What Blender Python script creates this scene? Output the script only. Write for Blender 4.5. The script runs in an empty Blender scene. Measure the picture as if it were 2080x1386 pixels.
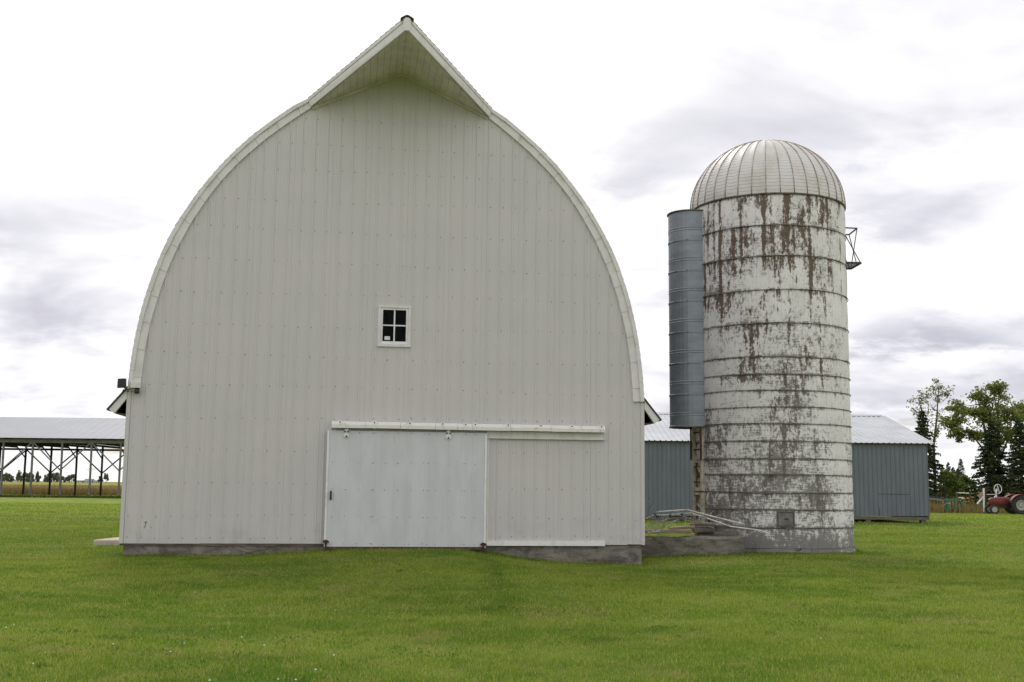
import bpy, math, random
import numpy as np
from mathutils import Vector, Matrix

random.seed(7)
rng = np.random.default_rng(7)
R = math.radians
scene = bpy.context.scene
col = scene.collection

# ------------------------------------------------------------------ camera
EYE = 1.65
PITCH = math.atan((987 - 693) / 2250.0)
ROLL = R(0.6)
cam_d = bpy.data.cameras.new("camera")
cam_d.sensor_width = 36.0
cam_d.lens = 2250 / 2080 * 36.0
cam_d.clip_end = 6000
cam = bpy.data.objects.new("camera", cam_d)
col.objects.link(cam)
cam.matrix_world = (Matrix.Translation((0, 0, EYE)) @ Matrix.Rotation(R(90) + PITCH, 4, 'X') @ Matrix.Rotation(ROLL, 4, 'Z'))
scene.camera = cam

# ------------------------------------------------------------------ sky, sun, exposure
SUN_EL, SUN_AZ = R(48), R(-14)          # azimuth from +Y towards +X: behind the barn, a little to the left
sun_vec = Vector((math.sin(SUN_AZ) * math.cos(SUN_EL), math.cos(SUN_AZ) * math.cos(SUN_EL), math.sin(SUN_EL)))
world = bpy.data.worlds.new("World")
scene.world = world
world.use_nodes = True


def nd(nt, typ, **kw):
    n = nt.nodes.new(typ)
    for k, v in kw.items():
        setattr(n, k, v)
    return n


def lk(nt, a, b):
    nt.links.new(a, b)


def val(nt, sock, v):
    if isinstance(v, bpy.types.NodeSocket):
        lk(nt, v, sock)
    else:
        sock.default_value = v


def mth(nt, op, a, b=0.0, c=0.0, clamp=False):
    n = nd(nt, 'ShaderNodeMath', operation=op, use_clamp=clamp)
    val(nt, n.inputs[0], a); val(nt, n.inputs[1], b); val(nt, n.inputs[2], c)
    return n.outputs[0]


def sstep(nt, x, lo, hi, a=0.0, b=1.0):
    n = nd(nt, 'ShaderNodeMapRange', interpolation_type='SMOOTHSTEP')
    val(nt, n.inputs['Value'], x); val(nt, n.inputs['From Min'], lo); val(nt, n.inputs['From Max'], hi)
    val(nt, n.inputs['To Min'], a); val(nt, n.inputs['To Max'], b)
    return n.outputs[0]


def mix(nt, f, a, b, mode='MIX'):
    n = nd(nt, 'ShaderNodeMix', data_type='RGBA', blend_type=mode)
    val(nt, n.inputs[0], f)
    val(nt, n.inputs[6], a if isinstance(a, bpy.types.NodeSocket) else (*a, 1.0))
    val(nt, n.inputs[7], b if isinstance(b, bpy.types.NodeSocket) else (*b, 1.0))
    return n.outputs[2]


def noise(nt, vec, scale, detail=5.0, rough=0.55, dist=0.0):
    n = nd(nt, 'ShaderNodeTexNoise')
    val(nt, n.inputs['Vector'], vec)
    n.inputs['Scale'].default_value = scale
    n.inputs['Detail'].default_value = detail
    n.inputs['Roughness'].default_value = rough
    n.inputs['Distortion'].default_value = dist
    return n.outputs['Fac']


def comb(nt, x, y, z):
    n = nd(nt, 'ShaderNodeCombineXYZ')
    val(nt, n.inputs[0], x); val(nt, n.inputs[1], y); val(nt, n.inputs[2], z)
    return n.outputs[0]


def sepx(nt, v):
    n = nd(nt, 'ShaderNodeSeparateXYZ')
    val(nt, n.inputs[0], v)
    return n.outputs


def build_world():
    nt = world.node_tree
    nt.nodes.clear()
    out = nd(nt, 'ShaderNodeOutputWorld')
    bg = nd(nt, 'ShaderNodeBackground')
    bg.inputs['Strength'].default_value = 0.1
    lk(nt, bg.outputs[0], out.inputs[0])
    sky = nd(nt, 'ShaderNodeTexSky', sky_type='NISHITA')
    sky.sun_disc = False
    sky.sun_elevation = SUN_EL
    sky.sun_rotation = SUN_AZ
    sky.air_density = 1.0
    sky.dust_density = 2.0
    tc = nd(nt, 'ShaderNodeTexCoord')
    d = tc.outputs['Generated']
    x, y, z = sepx(nt, d)
    zz = mth(nt, 'ADD', mth(nt, 'MAXIMUM', z, 0.0), 0.24)
    px, py = mth(nt, 'DIVIDE', x, zz), mth(nt, 'DIVIDE', y, zz)
    big = noise(nt, comb(nt, mth(nt, 'ADD', px, 4.3), mth(nt, 'ADD', py, 1.7), 0.0), 1.7, 4.0, 0.55, 0.6)
    fine = noise(nt, comb(nt, mth(nt, 'ADD', px, 9.1), mth(nt, 'MULTIPLY', py, 1.2), 3.0), 4.6, 5.0, 0.6, 0.0)
    n = mth(nt, 'ADD', mth(nt, 'MULTIPLY', big, 0.72), mth(nt, 'MULTIPLY', fine, 0.28))
    # grey cloud banks that stand to the right and low at the left of the view
    bank = None
    az_s = mth(nt, 'ARCTAN2', x, y)
    el_s = mth(nt, 'ARCSINE', z)
    wob = mth(nt, 'MULTIPLY', mth(nt, 'SUBTRACT', fine, 0.5), 0.16)
    wob2 = mth(nt, 'MULTIPLY', wob, 0.45)
    for (az, el, saz, sel, amp) in ((18.5, 13.2, 5.5, 1.8, 0.25), (24, 17.6, 9.0, 2.2, 0.10), (12, 17.2, 5.0, 1.8, 0.09), (21.5, 7.6, 6.5, 1.0, 0.22), (16, 4.2, 12, 0.8, 0.10), (-26, 12.2, 3.6, 1.3, 0.15), (-20.5, 8.0, 6.5, 1.7, 0.085), (-23, 4.4, 8, 0.8, 0.06), (7.0, 16.2, 2.6, 1.8, 0.08)):
        a = mth(nt, 'DIVIDE', mth(nt, 'ADD', mth(nt, 'SUBTRACT', az_s, R(az)), wob), R(saz))
        e = mth(nt, 'DIVIDE', mth(nt, 'ADD', mth(nt, 'SUBTRACT', el_s, R(el)), wob2), R(sel))
        r2 = mth(nt, 'ADD', mth(nt, 'MULTIPLY', a, a), mth(nt, 'MULTIPLY', e, e))
        g = mth(nt, 'MULTIPLY', mth(nt, 'EXPONENT', mth(nt, 'MULTIPLY', r2, -1.0)), amp)
        bank = g if bank is None else mth(nt, 'ADD', bank, g)
    dark = sstep(nt, mth(nt, 'ADD', n, bank), 0.535, 0.79)
    dark = mth(nt, 'MULTIPLY', dark, sstep(nt, z, 0.30, 0.52, 1.0, 0.35))
    veil = sstep(nt, mth(nt, 'ADD', mth(nt, 'MULTIPLY', n, 0.8), mth(nt, 'MULTIPLY', bank, 0.9)), 0.36, 0.54)
    cloud = mix(nt, dark, mix(nt, veil, (10.6, 10.6, 10.7), (8.45, 8.4, 9.1)), (5.5, 5.45, 6.35))
    # overcast is brighter around the hidden sun
    dp = nd(nt, 'ShaderNodeVectorMath', operation='DOT_PRODUCT')
    lk(nt, d, dp.inputs[0]); dp.inputs[1].default_value = sun_vec
    glow = mth(nt, 'MULTIPLY', sstep(nt, dp.outputs['Value'], 0.66, 1.0), 1.0)
    cloud = mix(nt, mth(nt, 'MULTIPLY', glow, 0.5), cloud, (13.5, 13.4, 13.2))
    gap = sstep(nt, fine, 0.60, 0.72)
    gap = mth(nt, 'MULTIPLY', mth(nt, 'MULTIPLY', gap, 0.55), sstep(nt, z, 0.05, 0.30, 1.0, 0.25))
    c = mix(nt, gap, cloud, sky.outputs[0])
    lk(nt, c, bg.inputs['Color'])


build_world()
world.cycles.sampling_method = 'MANUAL'
world.cycles.sample_map_resolution = 256
sun_d = bpy.data.lights.new("sun", 'SUN')
sun_d.energy = 1.45
sun_d.angle = R(14)
sun_d.color = (1.0, 0.96, 0.9)
sun = bpy.data.objects.new("sun", sun_d)
col.objects.link(sun)
sun.rotation_euler = sun_vec.to_track_quat('Z', 'Y').to_euler()
vs = scene.view_settings
vs.view_transform = 'Standard'
vs.look = 'None'
vs.exposure = 0.0
vs.gamma = 1.0
vs.use_curve_mapping = False
scene.cycles.max_bounces = 4
scene.cycles.diffuse_bounces = 3
scene.cycles.transparent_max_bounces = 12
scene.cycles.use_denoising = True

# ------------------------------------------------------------------ helpers


def survey(px, py, dist):
    """A point sighted from the camera station at ground distance `dist` (metres along +Y)."""
    u, v = px - 1040.0, -(py - 693.0)
    c, s = math.cos(ROLL), math.sin(ROLL)
    u, v = u * c - v * s, u * s + v * c
    cp, sp = math.cos(PITCH), math.sin(PITCH)
    dx, dy, dz = u, 2250 * cp - v * sp, 2250 * sp + v * cp
    k = dist / dy
    return Vector((dx * k, dist, EYE + dz * k))


def tag(o, label=None, cat=None, group=None, kind=None):
    if label: o['label'] = label
    if cat: o['category'] = cat
    if group: o['group'] = group
    if kind: o['kind'] = kind
    return o


def empty(name, loc=(0, 0, 0), rz=0.0, parent=None):
    o = bpy.data.objects.new(name, None)
    o.empty_display_size = 0.3
    col.objects.link(o)
    o.location = loc
    o.rotation_euler = (0, 0, rz)
    if parent: o.parent = parent
    return o


def link(name, me, parent=None, loc=None):
    o = bpy.data.objects.new(name, me)
    col.objects.link(o)
    if parent: o.parent = parent
    if loc is not None: o.location = loc
    return o


class MB:
    def __init__(s):
        s.v, s.f = [], []

    def face(s, *pts):
        i = len(s.v)
        s.v += [tuple(p) for p in pts]
        s.f.append(tuple(range(i, i + len(pts))))
        return s

    def hexa(s, p):                 # 8 points: bottom 4 ccw, top 4 ccw
        i = len(s.v)
        s.v += [tuple(q) for q in p]
        for a in ((3, 2, 1, 0), (4, 5, 6, 7), (0, 1, 5, 4), (1, 2, 6, 5), (2, 3, 7, 6), (3, 0, 4, 7)):
            s.f.append(tuple(i + k for k in a))
        return s

    def box(s, lo, hi):
        (a, b, c), (d, e, f) = lo, hi
        return s.hexa([(a, b, c), (d, b, c), (d, e, c), (a, e, c), (a, b, f), (d, b, f), (d, e, f), (a, e, f)])

    def prism(s, poly, y0, y1, ax='y'):     # poly in (x,z), extruded along y
        n = len(poly); i = len(s.v)
        if ax == 'y':
            s.v += [(p[0], y0, p[1]) for p in poly] + [(p[0], y1, p[1]) for p in poly]
        elif ax == 'x':
            s.v += [(y0, p[0], p[1]) for p in poly] + [(y1, p[0], p[1]) for p in poly]
        else:
            s.v += [(p[0], p[1], y0) for p in poly] + [(p[0], p[1], y1) for p in poly]
        s.f.append(tuple(i + k for k in range(n)))
        s.f.append(tuple(i + n + k for k in reversed(range(n))))
        for k in range(n):
            m = (k + 1) % n
            s.f.append((i + k, i + n + k, i + n + m, i + m))
        return s

    def bar(s, p0, p1, w, h=None, up=(0, 0, 1)):
        h = h or w
        p0, p1 = Vector(p0), Vector(p1)
        d = (p1 - p0).normalized()
        a = d.cross(Vector(up))
        if a.length < 1e-4: a = d.cross(Vector((1, 0, 0)))
        a.normalize(); b = a.cross(d)
        a *= w / 2; b *= h / 2
        return s.hexa([p0 - a - b, p0 + a - b, p0 + a + b, p0 - a + b, p1 - a - b, p1 + a - b, p1 + a + b, p1 - a + b])

    def tube(s, pts, r, n=6, cap=True, closed=False):
        pts = [Vector(p) for p in pts]
        rs = r if isinstance(r, (list, tuple)) else [r] * len(pts)
        i = len(s.v); m = len(pts); ref = None
        for k, p in enumerate(pts):
            if closed: d = pts[(k + 1) % m] - pts[k - 1]
            else: d = pts[min(k + 1, m - 1)] - pts[max(k - 1, 0)]
            d.normalize()
            if ref is None:
                ref = d.cross(Vector((0, 0, 1)))
                if ref.length < 1e-3: ref = d.cross(Vector((1, 0, 0)))
            a = (ref - d * ref.dot(d)).normalized(); ref = a
            b = d.cross(a)
            for q in range(n):
                t = 2 * math.pi * q / n
                s.v.append(tuple(p + (a * math.cos(t) + b * math.sin(t)) * rs[k]))
        for k in range(m if closed else m - 1):
            k2 = (k + 1) % m
            for q in range(n):
                s.f.append((i + k * n + q, i + k * n + (q + 1) % n, i + k2 * n + (q + 1) % n, i + k2 * n + q))
        if cap and not closed:
            s.f.append(tuple(i + q for q in reversed(range(n))))
            s.f.append(tuple(i + (m - 1) * n + q for q in range(n)))
        return s

    def lathe(s, prof, n=24, axis='z', c=(0, 0, 0)):      # prof: (r, h)
        i = len(s.v)
        for (r, h) in prof:
            for q in range(n):
                t = 2 * math.pi * q / n
                a, b = r * math.cos(t), r * math.sin(t)
                p = (a, b, h) if axis == 'z' else ((a, h, b) if axis == 'y' else (h, a, b))
                s.v.append((p[0] + c[0], p[1] + c[1], p[2] + c[2]))
        for k in range(len(prof) - 1):
            for q in range(n):
                s.f.append((i + k * n + q, i + k * n + (q + 1) % n, i + (k + 1) * n + (q + 1) % n, i + (k + 1) * n + q))
        return s

    def mesh(s, name, m, smooth=False):
        me = bpy.data.meshes.new(name)
        me.from_pydata(s.v, [], s.f)
        me.materials.append(m)
        if smooth:
            me.polygons.foreach_set('use_smooth', [True] * len(me.polygons))
        me.update()
        return me

    def build(s, name, m, parent=None, smooth=False, bevel=0.0):
        o = link(name, s.mesh(name, m, smooth), parent)
        if bevel:
            b = o.modifiers.new('bevel', 'BEVEL'); b.width = bevel; b.segments = 2; b.limit_method = 'ANGLE'
        return o


# ------------------------------------------------------------------ materials
def new_mat(name):
    m = bpy.data.materials.new(name)
    m.use_nodes = True
    nt = m.node_tree
    nt.nodes.clear()
    out = nd(nt, 'ShaderNodeOutputMaterial')
    b = nd(nt, 'ShaderNodeBsdfPrincipled')
    lk(nt, b.outputs[0], out.inputs[0])
    return m, nt, b, out


def bump(nt, b, h, strength=0.3, dist=0.01):
    n = nd(nt, 'ShaderNodeBump')
    n.inputs['Strength'].default_value = strength
    n.inputs['Distance'].default_value = dist
    lk(nt, h, n.inputs['Height'])
    lk(nt, n.outputs[0], b.inputs['Normal'])


def coords(nt, kind='Object', scale=(1, 1, 1)):
    if kind == 'World':
        src = nd(nt, 'ShaderNodeNewGeometry').outputs['Position']
    else:
        src = nd(nt, 'ShaderNodeTexCoord').outputs[kind]
    mp = nd(nt, 'ShaderNodeMapping')
    mp.inputs['Scale'].default_value = scale
    lk(nt, src, mp.inputs[0])
    return mp.outputs[0]


def M(name, c1, c2=None, rough=0.6, metal=0.0, scale=2.0, st=(1, 1, 1), lo=0.35, hi=0.65, bmp=0.0, bs=40.0, kind='World', detail=6.0, spec=0.4):
    m, nt, b, out = new_mat(name)
    c2 = c2 or tuple(x * 0.82 for x in c1)
    v = coords(nt, kind, st)
    f = sstep(nt, noise(nt, v, scale, detail, 0.6), lo, hi)
    lk(nt, mix(nt, f, c1, c2), b.inputs['Base Color'])
    b.inputs['Roughness'].default_value = rough
    b.inputs['Metallic'].default_value = metal
    b.inputs['Specular IOR Level'].default_value = spec
    if bmp:
        bump(nt, b, noise(nt, v, bs, 3.0, 0.6), bmp)
    return m


MAT = {}
MAT['siding'] = None


def siding_mat():
    m, nt, b, out = new_mat('painted_siding')
    v = coords(nt, 'World', (1, 1, 1))
    streak = noise(nt, coords(nt, 'World', (7, 7, 0.35)), 1.0, 5.0, 0.6)
    blot = noise(nt, v, 0.7, 4.0, 0.5)
    c = mix(nt, sstep(nt, blot, 0.3, 0.7), (0.620, 0.588, 0.575), (0.588, 0.562, 0.555))
    c = mix(nt, sstep(nt, streak, 0.52, 0.8, 0, 0.35), c, (0.52, 0.49, 0.46))
    # splash-back grime close to the ground and grime under the hood
    z = sepx(nt, nd(nt, 'ShaderNodeNewGeometry').outputs['Position'])[2]
    grime = mth(nt, 'MULTIPLY', sstep(nt, z, 1.3, 0.3), sstep(nt, noise(nt, v, 3.0, 6.0, 0.65), 0.45, 0.75))
    c = mix(nt, mth(nt, 'MULTIPLY', grime, 0.4), c, (0.33, 0.32, 0.27))
    speck = sstep(nt, noise(nt, v, 26.0, 2.0, 0.5), 0.735, 0.77)
    c = mix(nt, mth(nt, 'MULTIPLY', speck, 0.3), c, (0.2, 0.19, 0.17))
    oi = nd(nt, 'ShaderNodeObjectInfo').outputs['Random']      # sheets from different batches differ a little
    c = mix(nt, mth(nt, 'MULTIPLY', oi, 0.13), c, (0.50, 0.49, 0.47))
    lk(nt, c, b.inputs['Base Color'])
    b.inputs['Roughness'].default_value = 0.5
    b.inputs['Specular IOR Level'].default_value = 0.3
    bump(nt, b, noise(nt, v, 1.3, 2.0, 0.5), 0.45, 0.03)
    return m


MAT['siding'] = siding_mat()
MAT['trim'] = M('cream_trim', (0.745, 0.72, 0.70), (0.61, 0.585, 0.56), 0.5, scale=3.0, st=(2, 2, 1), lo=0.4, hi=0.8)
MAT['white'] = M('white_trim', (0.82, 0.81, 0.80), (0.62, 0.61, 0.57), 0.5, scale=4.0, lo=0.45, hi=0.8)
MAT['track'] = M('chalky_track_paint', (0.74, 0.73, 0.67), (0.42, 0.36, 0.28), 0.65, scale=9.0, lo=0.55, hi=0.8)
MAT['door'] = M('grey_white_door', (0.645, 0.648, 0.672), (0.585, 0.585, 0.60), 0.5, scale=1.2, st=(2, 2, 0.7))
MAT['soffit'] = M('soffit_paint', (0.76, 0.70, 0.67), (0.64, 0.585, 0.55), 0.6, scale=3.0)
MAT['screw'] = M('rusty_screw', (0.24, 0.21, 0.19), (0.13, 0.11, 0.10), 0.6, scale=30)
MAT['dark'] = M('black_plastic', (0.018, 0.018, 0.019), (0.03, 0.03, 0.03), 0.4, scale=10)
MAT['rust'] = M('rusty_iron', (0.10, 0.042, 0.024), (0.05, 0.028, 0.02), 0.85, scale=20, bmp=0.3)
MAT['shingle'] = M('asphalt_shingle', (0.085, 0.082, 0.08), (0.05, 0.048, 0.046), 0.9, scale=14, bmp=0.5, bs=120)
MAT['galv'] = M('galvanised_steel', (0.40, 0.43, 0.46), (0.30, 0.325, 0.355), 0.42, metal=0.55, scale=3.0, st=(1, 1, 2), lo=0.3, hi=0.7)
MAT['hoop'] = M('hoop_steel', (0.10, 0.09, 0.08), (0.24, 0.21, 0.18), 0.7, metal=0.3, scale=5)
MAT['chute'] = M('chute_steel', (0.30, 0.325, 0.355), (0.23, 0.255, 0.285), 0.45, metal=0.35, scale=2.0, st=(1, 1, 2), lo=0.3, hi=0.7)
MAT['frame_dark'] = M('dark_angle_iron', (0.06, 0.062, 0.065), (0.09, 0.08, 0.07), 0.6, metal=0.4, scale=6)
MAT['hatch'] = M('grey_hatch', (0.22, 0.22, 0.21), (0.14, 0.13, 0.12), 0.6, scale=5)
MAT['cream'] = M('cream_steel', (0.60, 0.55, 0.46), (0.36, 0.29, 0.21), 0.7, scale=4)
MAT['oldwood'] = M('grey_weathered_wood', (0.20, 0.175, 0.145), (0.11, 0.092, 0.075), 0.9, scale=3, st=(1, 1, 6), bmp=0.3)
MAT['brownwood'] = M('brown_door_wood', (0.16, 0.10, 0.055), (0.08, 0.055, 0.035), 0.85, scale=4, st=(4, 4, 0.6), bmp=0.3)
MAT['plank'] = M('bleached_plank', (0.40, 0.31, 0.235), (0.25, 0.19, 0.14), 0.85, scale=4, st=(0.6, 4, 6), bmp=0.3)
MAT['alu'] = M('dull_white_tube', (0.72, 0.70, 0.67), (0.45, 0.38, 0.33), 0.45, metal=0.2, scale=6, lo=0.45, hi=0.75)
MAT['rod'] = M('dull_aluminium_rod', (0.42, 0.42, 0.42), (0.26, 0.25, 0.24), 0.45, metal=0.4, scale=8)
MAT['bluewall'] = M('slate_blue_siding', (0.178, 0.202, 0.226), (0.153, 0.175, 0.198), 0.55, scale=1.0, st=(2, 2, 0.5))
MAT['tinroof'] = M('tin_roof', (0.48, 0.49, 0.52), (0.40, 0.41, 0.44), 0.5, metal=0.1, scale=0.6)
MAT['tinroof_far'] = M('pole_shed_roof', (0.29, 0.30, 0.33), (0.27, 0.28, 0.305), 0.6, metal=0.1, scale=0.4)
MAT['post'] = M('pole_wood', (0.20, 0.20, 0.195), (0.14, 0.138, 0.13), 0.9, scale=2)
MAT['post_shaded'] = M('shaded_pole_wood', (0.035, 0.036, 0.036), (0.05, 0.045, 0.04), 0.9, scale=2)  # darker pole wood for rear and under-roof timbers, shade painted in
MAT['red'] = M('faded_red_paint', (0.17, 0.022, 0.02), (0.08, 0.022, 0.02), 0.45, scale=6)
MAT['orange'] = M('orange_red_paint', (0.30, 0.05, 0.03), (0.2, 0.04, 0.03), 0.5, scale=6)
MAT['tyre'] = M('tyre_rubber', (0.022, 0.022, 0.023), (0.05, 0.048, 0.045), 0.85, scale=10)
MAT['rim'] = M('rim_grey', (0.42, 0.42, 0.40), (0.3, 0.29, 0.27), 0.5, scale=8)
MAT['green'] = M('faded_green_paint', (0.035, 0.20, 0.115), (0.05, 0.13, 0.085), 0.55, scale=5)
MAT['bark'] = M('bark', (0.11, 0.09, 0.07), (0.06, 0.05, 0.042), 0.95, scale=5, st=(1, 1, 0.3), bmp=0.5)
MAT['paper'] = M('paper', (0.75, 0.76, 0.78), (0.68, 0.7, 0.72), 0.7, scale=30)
MAT['farwall'] = M('far_white_wall', (0.75, 0.75, 0.74), None, 0.7)
MAT['farroof'] = M('far_grey_roof', (0.2, 0.2, 0.22), None, 0.7)


def concrete_mat(name, c1, c2, stain, amt=0.6):
    m, nt, b, out = new_mat(name)
    v = coords(nt, 'World')
    c = mix(nt, sstep(nt, noise(nt, v, 2.5, 8.0, 0.65), 0.35, 0.7), c1, c2)
    s = sstep(nt, noise(nt, coords(nt, 'World', (1, 1, 2.2)), 1.4, 8.0, 0.7, 0.8), 0.42, 0.62)
    c = mix(nt, mth(nt, 'MULTIPLY', s, amt), c, stain)
    sp = sstep(nt, noise(nt, v, 11.0, 3.0, 0.5), 0.66, 0.72)
    c = mix(nt, mth(nt, 'MULTIPLY', sp, 0.5), c, (0.42, 0.40, 0.36))
    lk(nt, c, b.inputs['Base Color'])
    b.inputs['Roughness'].default_value = 0.9
    bump(nt, b, noise(nt, v, 18.0, 8.0, 0.7), 0.5, 0.02)
    return m


MAT['found'] = concrete_mat('foundation_concrete', (0.29, 0.265, 0.23), (0.18, 0.16, 0.135), (0.06, 0.053, 0.04), 0.8)
MAT['lowwall'] = concrete_mat('mossy_concrete', (0.27, 0.25, 0.21), (0.15, 0.14, 0.11), (0.05, 0.047, 0.034), 0.7)
MAT['slab'] = concrete_mat('pale_concrete', (0.62, 0.52, 0.45), (0.5, 0.42, 0.37), (0.4, 0.33, 0.27), 0.3)


def glass_mat():
    m, nt, b, out = new_mat('window_glass')
    nt.nodes.remove(b)
    tr = nd(nt, 'ShaderNodeBsdfTransparent'); tr.inputs[0].default_value = (0.55, 0.6, 0.58, 1)
    gl = nd(nt, 'ShaderNodeBsdfGlossy'); gl.inputs['Roughness'].default_value = 0.06
    gl.inputs[0].default_value = (0.5, 0.5, 0.5, 1)
    fr = nd(nt, 'ShaderNodeFresnel'); fr.inputs[0].default_value = 1.35
    ms = nd(nt, 'ShaderNodeMixShader')
    lk(nt, mth(nt, 'MULTIPLY', fr.outputs[0], 0.35), ms.inputs[0]); lk(nt, tr.outputs[0], ms.inputs[1]); lk(nt, gl.outputs[0], ms.inputs[2])
    lk(nt, ms.outputs[0], out.inputs[0])
    return m


MAT['glass'] = glass_mat()


def silo_paint():
    m, nt, b, out = new_mat('flaking_whitewash')
    o = nd(nt, 'ShaderNodeTexCoord').outputs['Object']
    x, y, z = sepx(nt, o)
    th = mth(nt, 'ARCTAN2', x, mth(nt, 'MULTIPLY', y, -1.0))       # 0 on the camera side, + to the right
    s = mth(nt, 'MULTIPLY', th, 2.12)
    at = nd(nt, 'ShaderNodeAttribute', attribute_name='drip').outputs['Fac']   # 0 under a hoop .. 1 above the next hoop
    upper = sstep(nt, z, 4.6, 7.6)
    lower = sstep(nt, z, 4.4, 0.6)
    base = sstep(nt, mth(nt, 'ADD', z, mth(nt, 'MULTIPLY', noise(nt, comb(nt, s, z, 2.0), 1.6, 5, 0.6), 0.9)), 1.35, 0.65)
    right = sstep(nt, s, 0.6, 1.9)
    streak = noise(nt, comb(nt, mth(nt, 'MULTIPLY', s, 4.6), mth(nt, 'MULTIPLY', z, 0.5), 5.0), 1.0, 5.0, 0.6, 0.25)
    region = noise(nt, comb(nt, mth(nt, 'MULTIPLY', s, 0.9), mth(nt, 'MULTIPLY', z, 0.8), 1.3), 1.0, 2.0, 0.5)
    flake = noise(nt, comb(nt, mth(nt, 'MULTIPLY', s, 8.5), mth(nt, 'MULTIPLY', z, 5.0), 9.0), 1.0, 10.0, 0.8, 0.5)
    scr = noise(nt, comb(nt, mth(nt, 'MULTIPLY', s, 3.0), mth(nt, 'MULTIPLY', z, 34.0), 4.0), 1.0, 4.0, 0.6)
    scv = noise(nt, comb(nt, mth(nt, 'MULTIPLY', s, 40.0), mth(nt, 'MULTIPLY', z, 3.0), 7.0), 1.0, 4.0, 0.6)
    hf = noise(nt, comb(nt, mth(nt, 'MULTIPLY', s, 26.0), mth(nt, 'MULTIPLY', z, 13.0), 2.5), 1.0, 4.0, 0.7)
    hfc = mth(nt, 'SUBTRACT', hf, 0.5)
    # brown bare patches hanging as vertical streaks
    joint = mth(nt, 'ABSOLUTE', mth(nt, 'SUBTRACT', mth(nt, 'FRACT', mth(nt, 'ADD', mth(nt, 'DIVIDE', s, 0.62), 0.42)), 0.5))
    jn = sstep(nt, joint, 0.13, 0.03)
    t = mth(nt, 'ADD', mth(nt, 'MULTIPLY', streak, 0.54), mth(nt, 'MULTIPLY', flake, 0.38))
    t = mth(nt, 'ADD', t, mth(nt, 'MULTIPLY', region, 0.32))
    t = mth(nt, 'ADD', t, mth(nt, 'MULTIPLY', mth(nt, 'SUBTRACT', 0.5, at), 0.045))
    t = mth(nt, 'ADD', t, mth(nt, 'MULTIPLY', mth(nt, 'MULTIPLY', jn, upper), 0.065))
    t = mth(nt, 'ADD', t, mth(nt, 'MULTIPLY', scv, 0.10))
    t = mth(nt, 'SUBTRACT', t, mth(nt, 'MULTIPLY', right, 0.055))
    t = mth(nt, 'ADD', t, mth(nt, 'MULTIPLY', mth(nt, 'SUBTRACT', upper, 0.5), 0.035))
    t = mth(nt, 'ADD', t, mth(nt, 'MULTIPLY', hfc, 0.20))
    brown = sstep(nt, t, 0.694, 0.742)
    faint = sstep(nt, t, 0.65, 0.75)
    # black mildew specks, denser low down and next to the hoops
    edge = mth(nt, 'MAXIMUM', sstep(nt, at, 0.16, 0.0), sstep(nt, at, 0.90, 1.0))
    g = mth(nt, 'ADD', mth(nt, 'MULTIPLY', flake, 0.60), mth(nt, 'MULTIPLY', scr, 0.26))
    g = mth(nt, 'ADD', g, mth(nt, 'MULTIPLY', region, 0.30))
    g = mth(nt, 'ADD', g, mth(nt, 'MULTIPLY', edge, 0.07))
    g = mth(nt, 'ADD', g, mth(nt, 'MULTIPLY', lower, 0.06))
    g = mth(nt, 'ADD', g, mth(nt, 'MULTIPLY', base, 0.085))
    g = mth(nt, 'SUBTRACT', g, mth(nt, 'MULTIPLY', right, 0.035))
    g = mth(nt, 'ADD', g, mth(nt, 'MULTIPLY', hfc, 0.22))
    grey = sstep(nt, g, 0.594, 0.664)
    gfaint = sstep(nt, g, 0.52, 0.69)
    paint = mix(nt, sstep(nt, noise(nt, o, 1.5, 5, 0.6), 0.35, 0.7), (0.86, 0.835, 0.82), (0.76, 0.735, 0.72))
    c = mix(nt, mth(nt, 'MULTIPLY', gfaint, 0.42), paint, (0.27, 0.26, 0.25))
    c = mix(nt, mth(nt, 'MULTIPLY', faint, 0.30), c, (0.36, 0.30, 0.24))
    c = mix(nt, mth(nt, 'MULTIPLY', grey, 0.78), c, mix(nt, hf, (0.06, 0.056, 0.052), (0.25, 0.235, 0.215)))
    bc = mix(nt, hf, (0.035, 0.022, 0.016), (0.21, 0.14, 0.10))
    bc = mix(nt, sstep(nt, z, 5.4, 3.2), bc, mix(nt, hf, (0.08, 0.073, 0.066), (0.24, 0.22, 0.20)))
    c = mix(nt, mth(nt, 'MULTIPLY', brown, 0.92), c, bc)
    # stave joints
    vj = sstep(nt, mth(nt, 'ABSOLUTE', mth(nt, 'SUBTRACT', mth(nt, 'FRACT', mth(nt, 'DIVIDE', s, 0.31)), 0.5)), 0.03, 0.0)
    c = mix(nt, mth(nt, 'MULTIPLY', vj, 0.28), c, (0.2, 0.17, 0.14))
    lk(nt, c, b.inputs['Base Color'])
    b.inputs['Roughness'].default_value = 0.9
    b.inputs['Specular IOR Level'].default_value = 0.2
    h = mth(nt, 'SUBTRACT', mth(nt, 'MULTIPLY', flake, 0.3), mth(nt, 'ADD', mth(nt, 'MULTIPLY', brown, 0.5), mth(nt, 'ADD', grey, vj)))
    bump(nt, b, h, 0.35, 0.01)
    return m


MAT['silo'] = silo_paint()
MAT['dome'] = M('weathered_dome_metal', (0.68, 0.655, 0.63), (0.56, 0.51, 0.45), 0.5, metal=0.2, scale=1.8, st=(1, 1, 0.8), lo=0.4, hi=0.75)
MAT['seam'] = M('dome_seam', (0.46, 0.43, 0.40), (0.30, 0.24, 0.19), 0.5, metal=0.4, scale=4)


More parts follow.
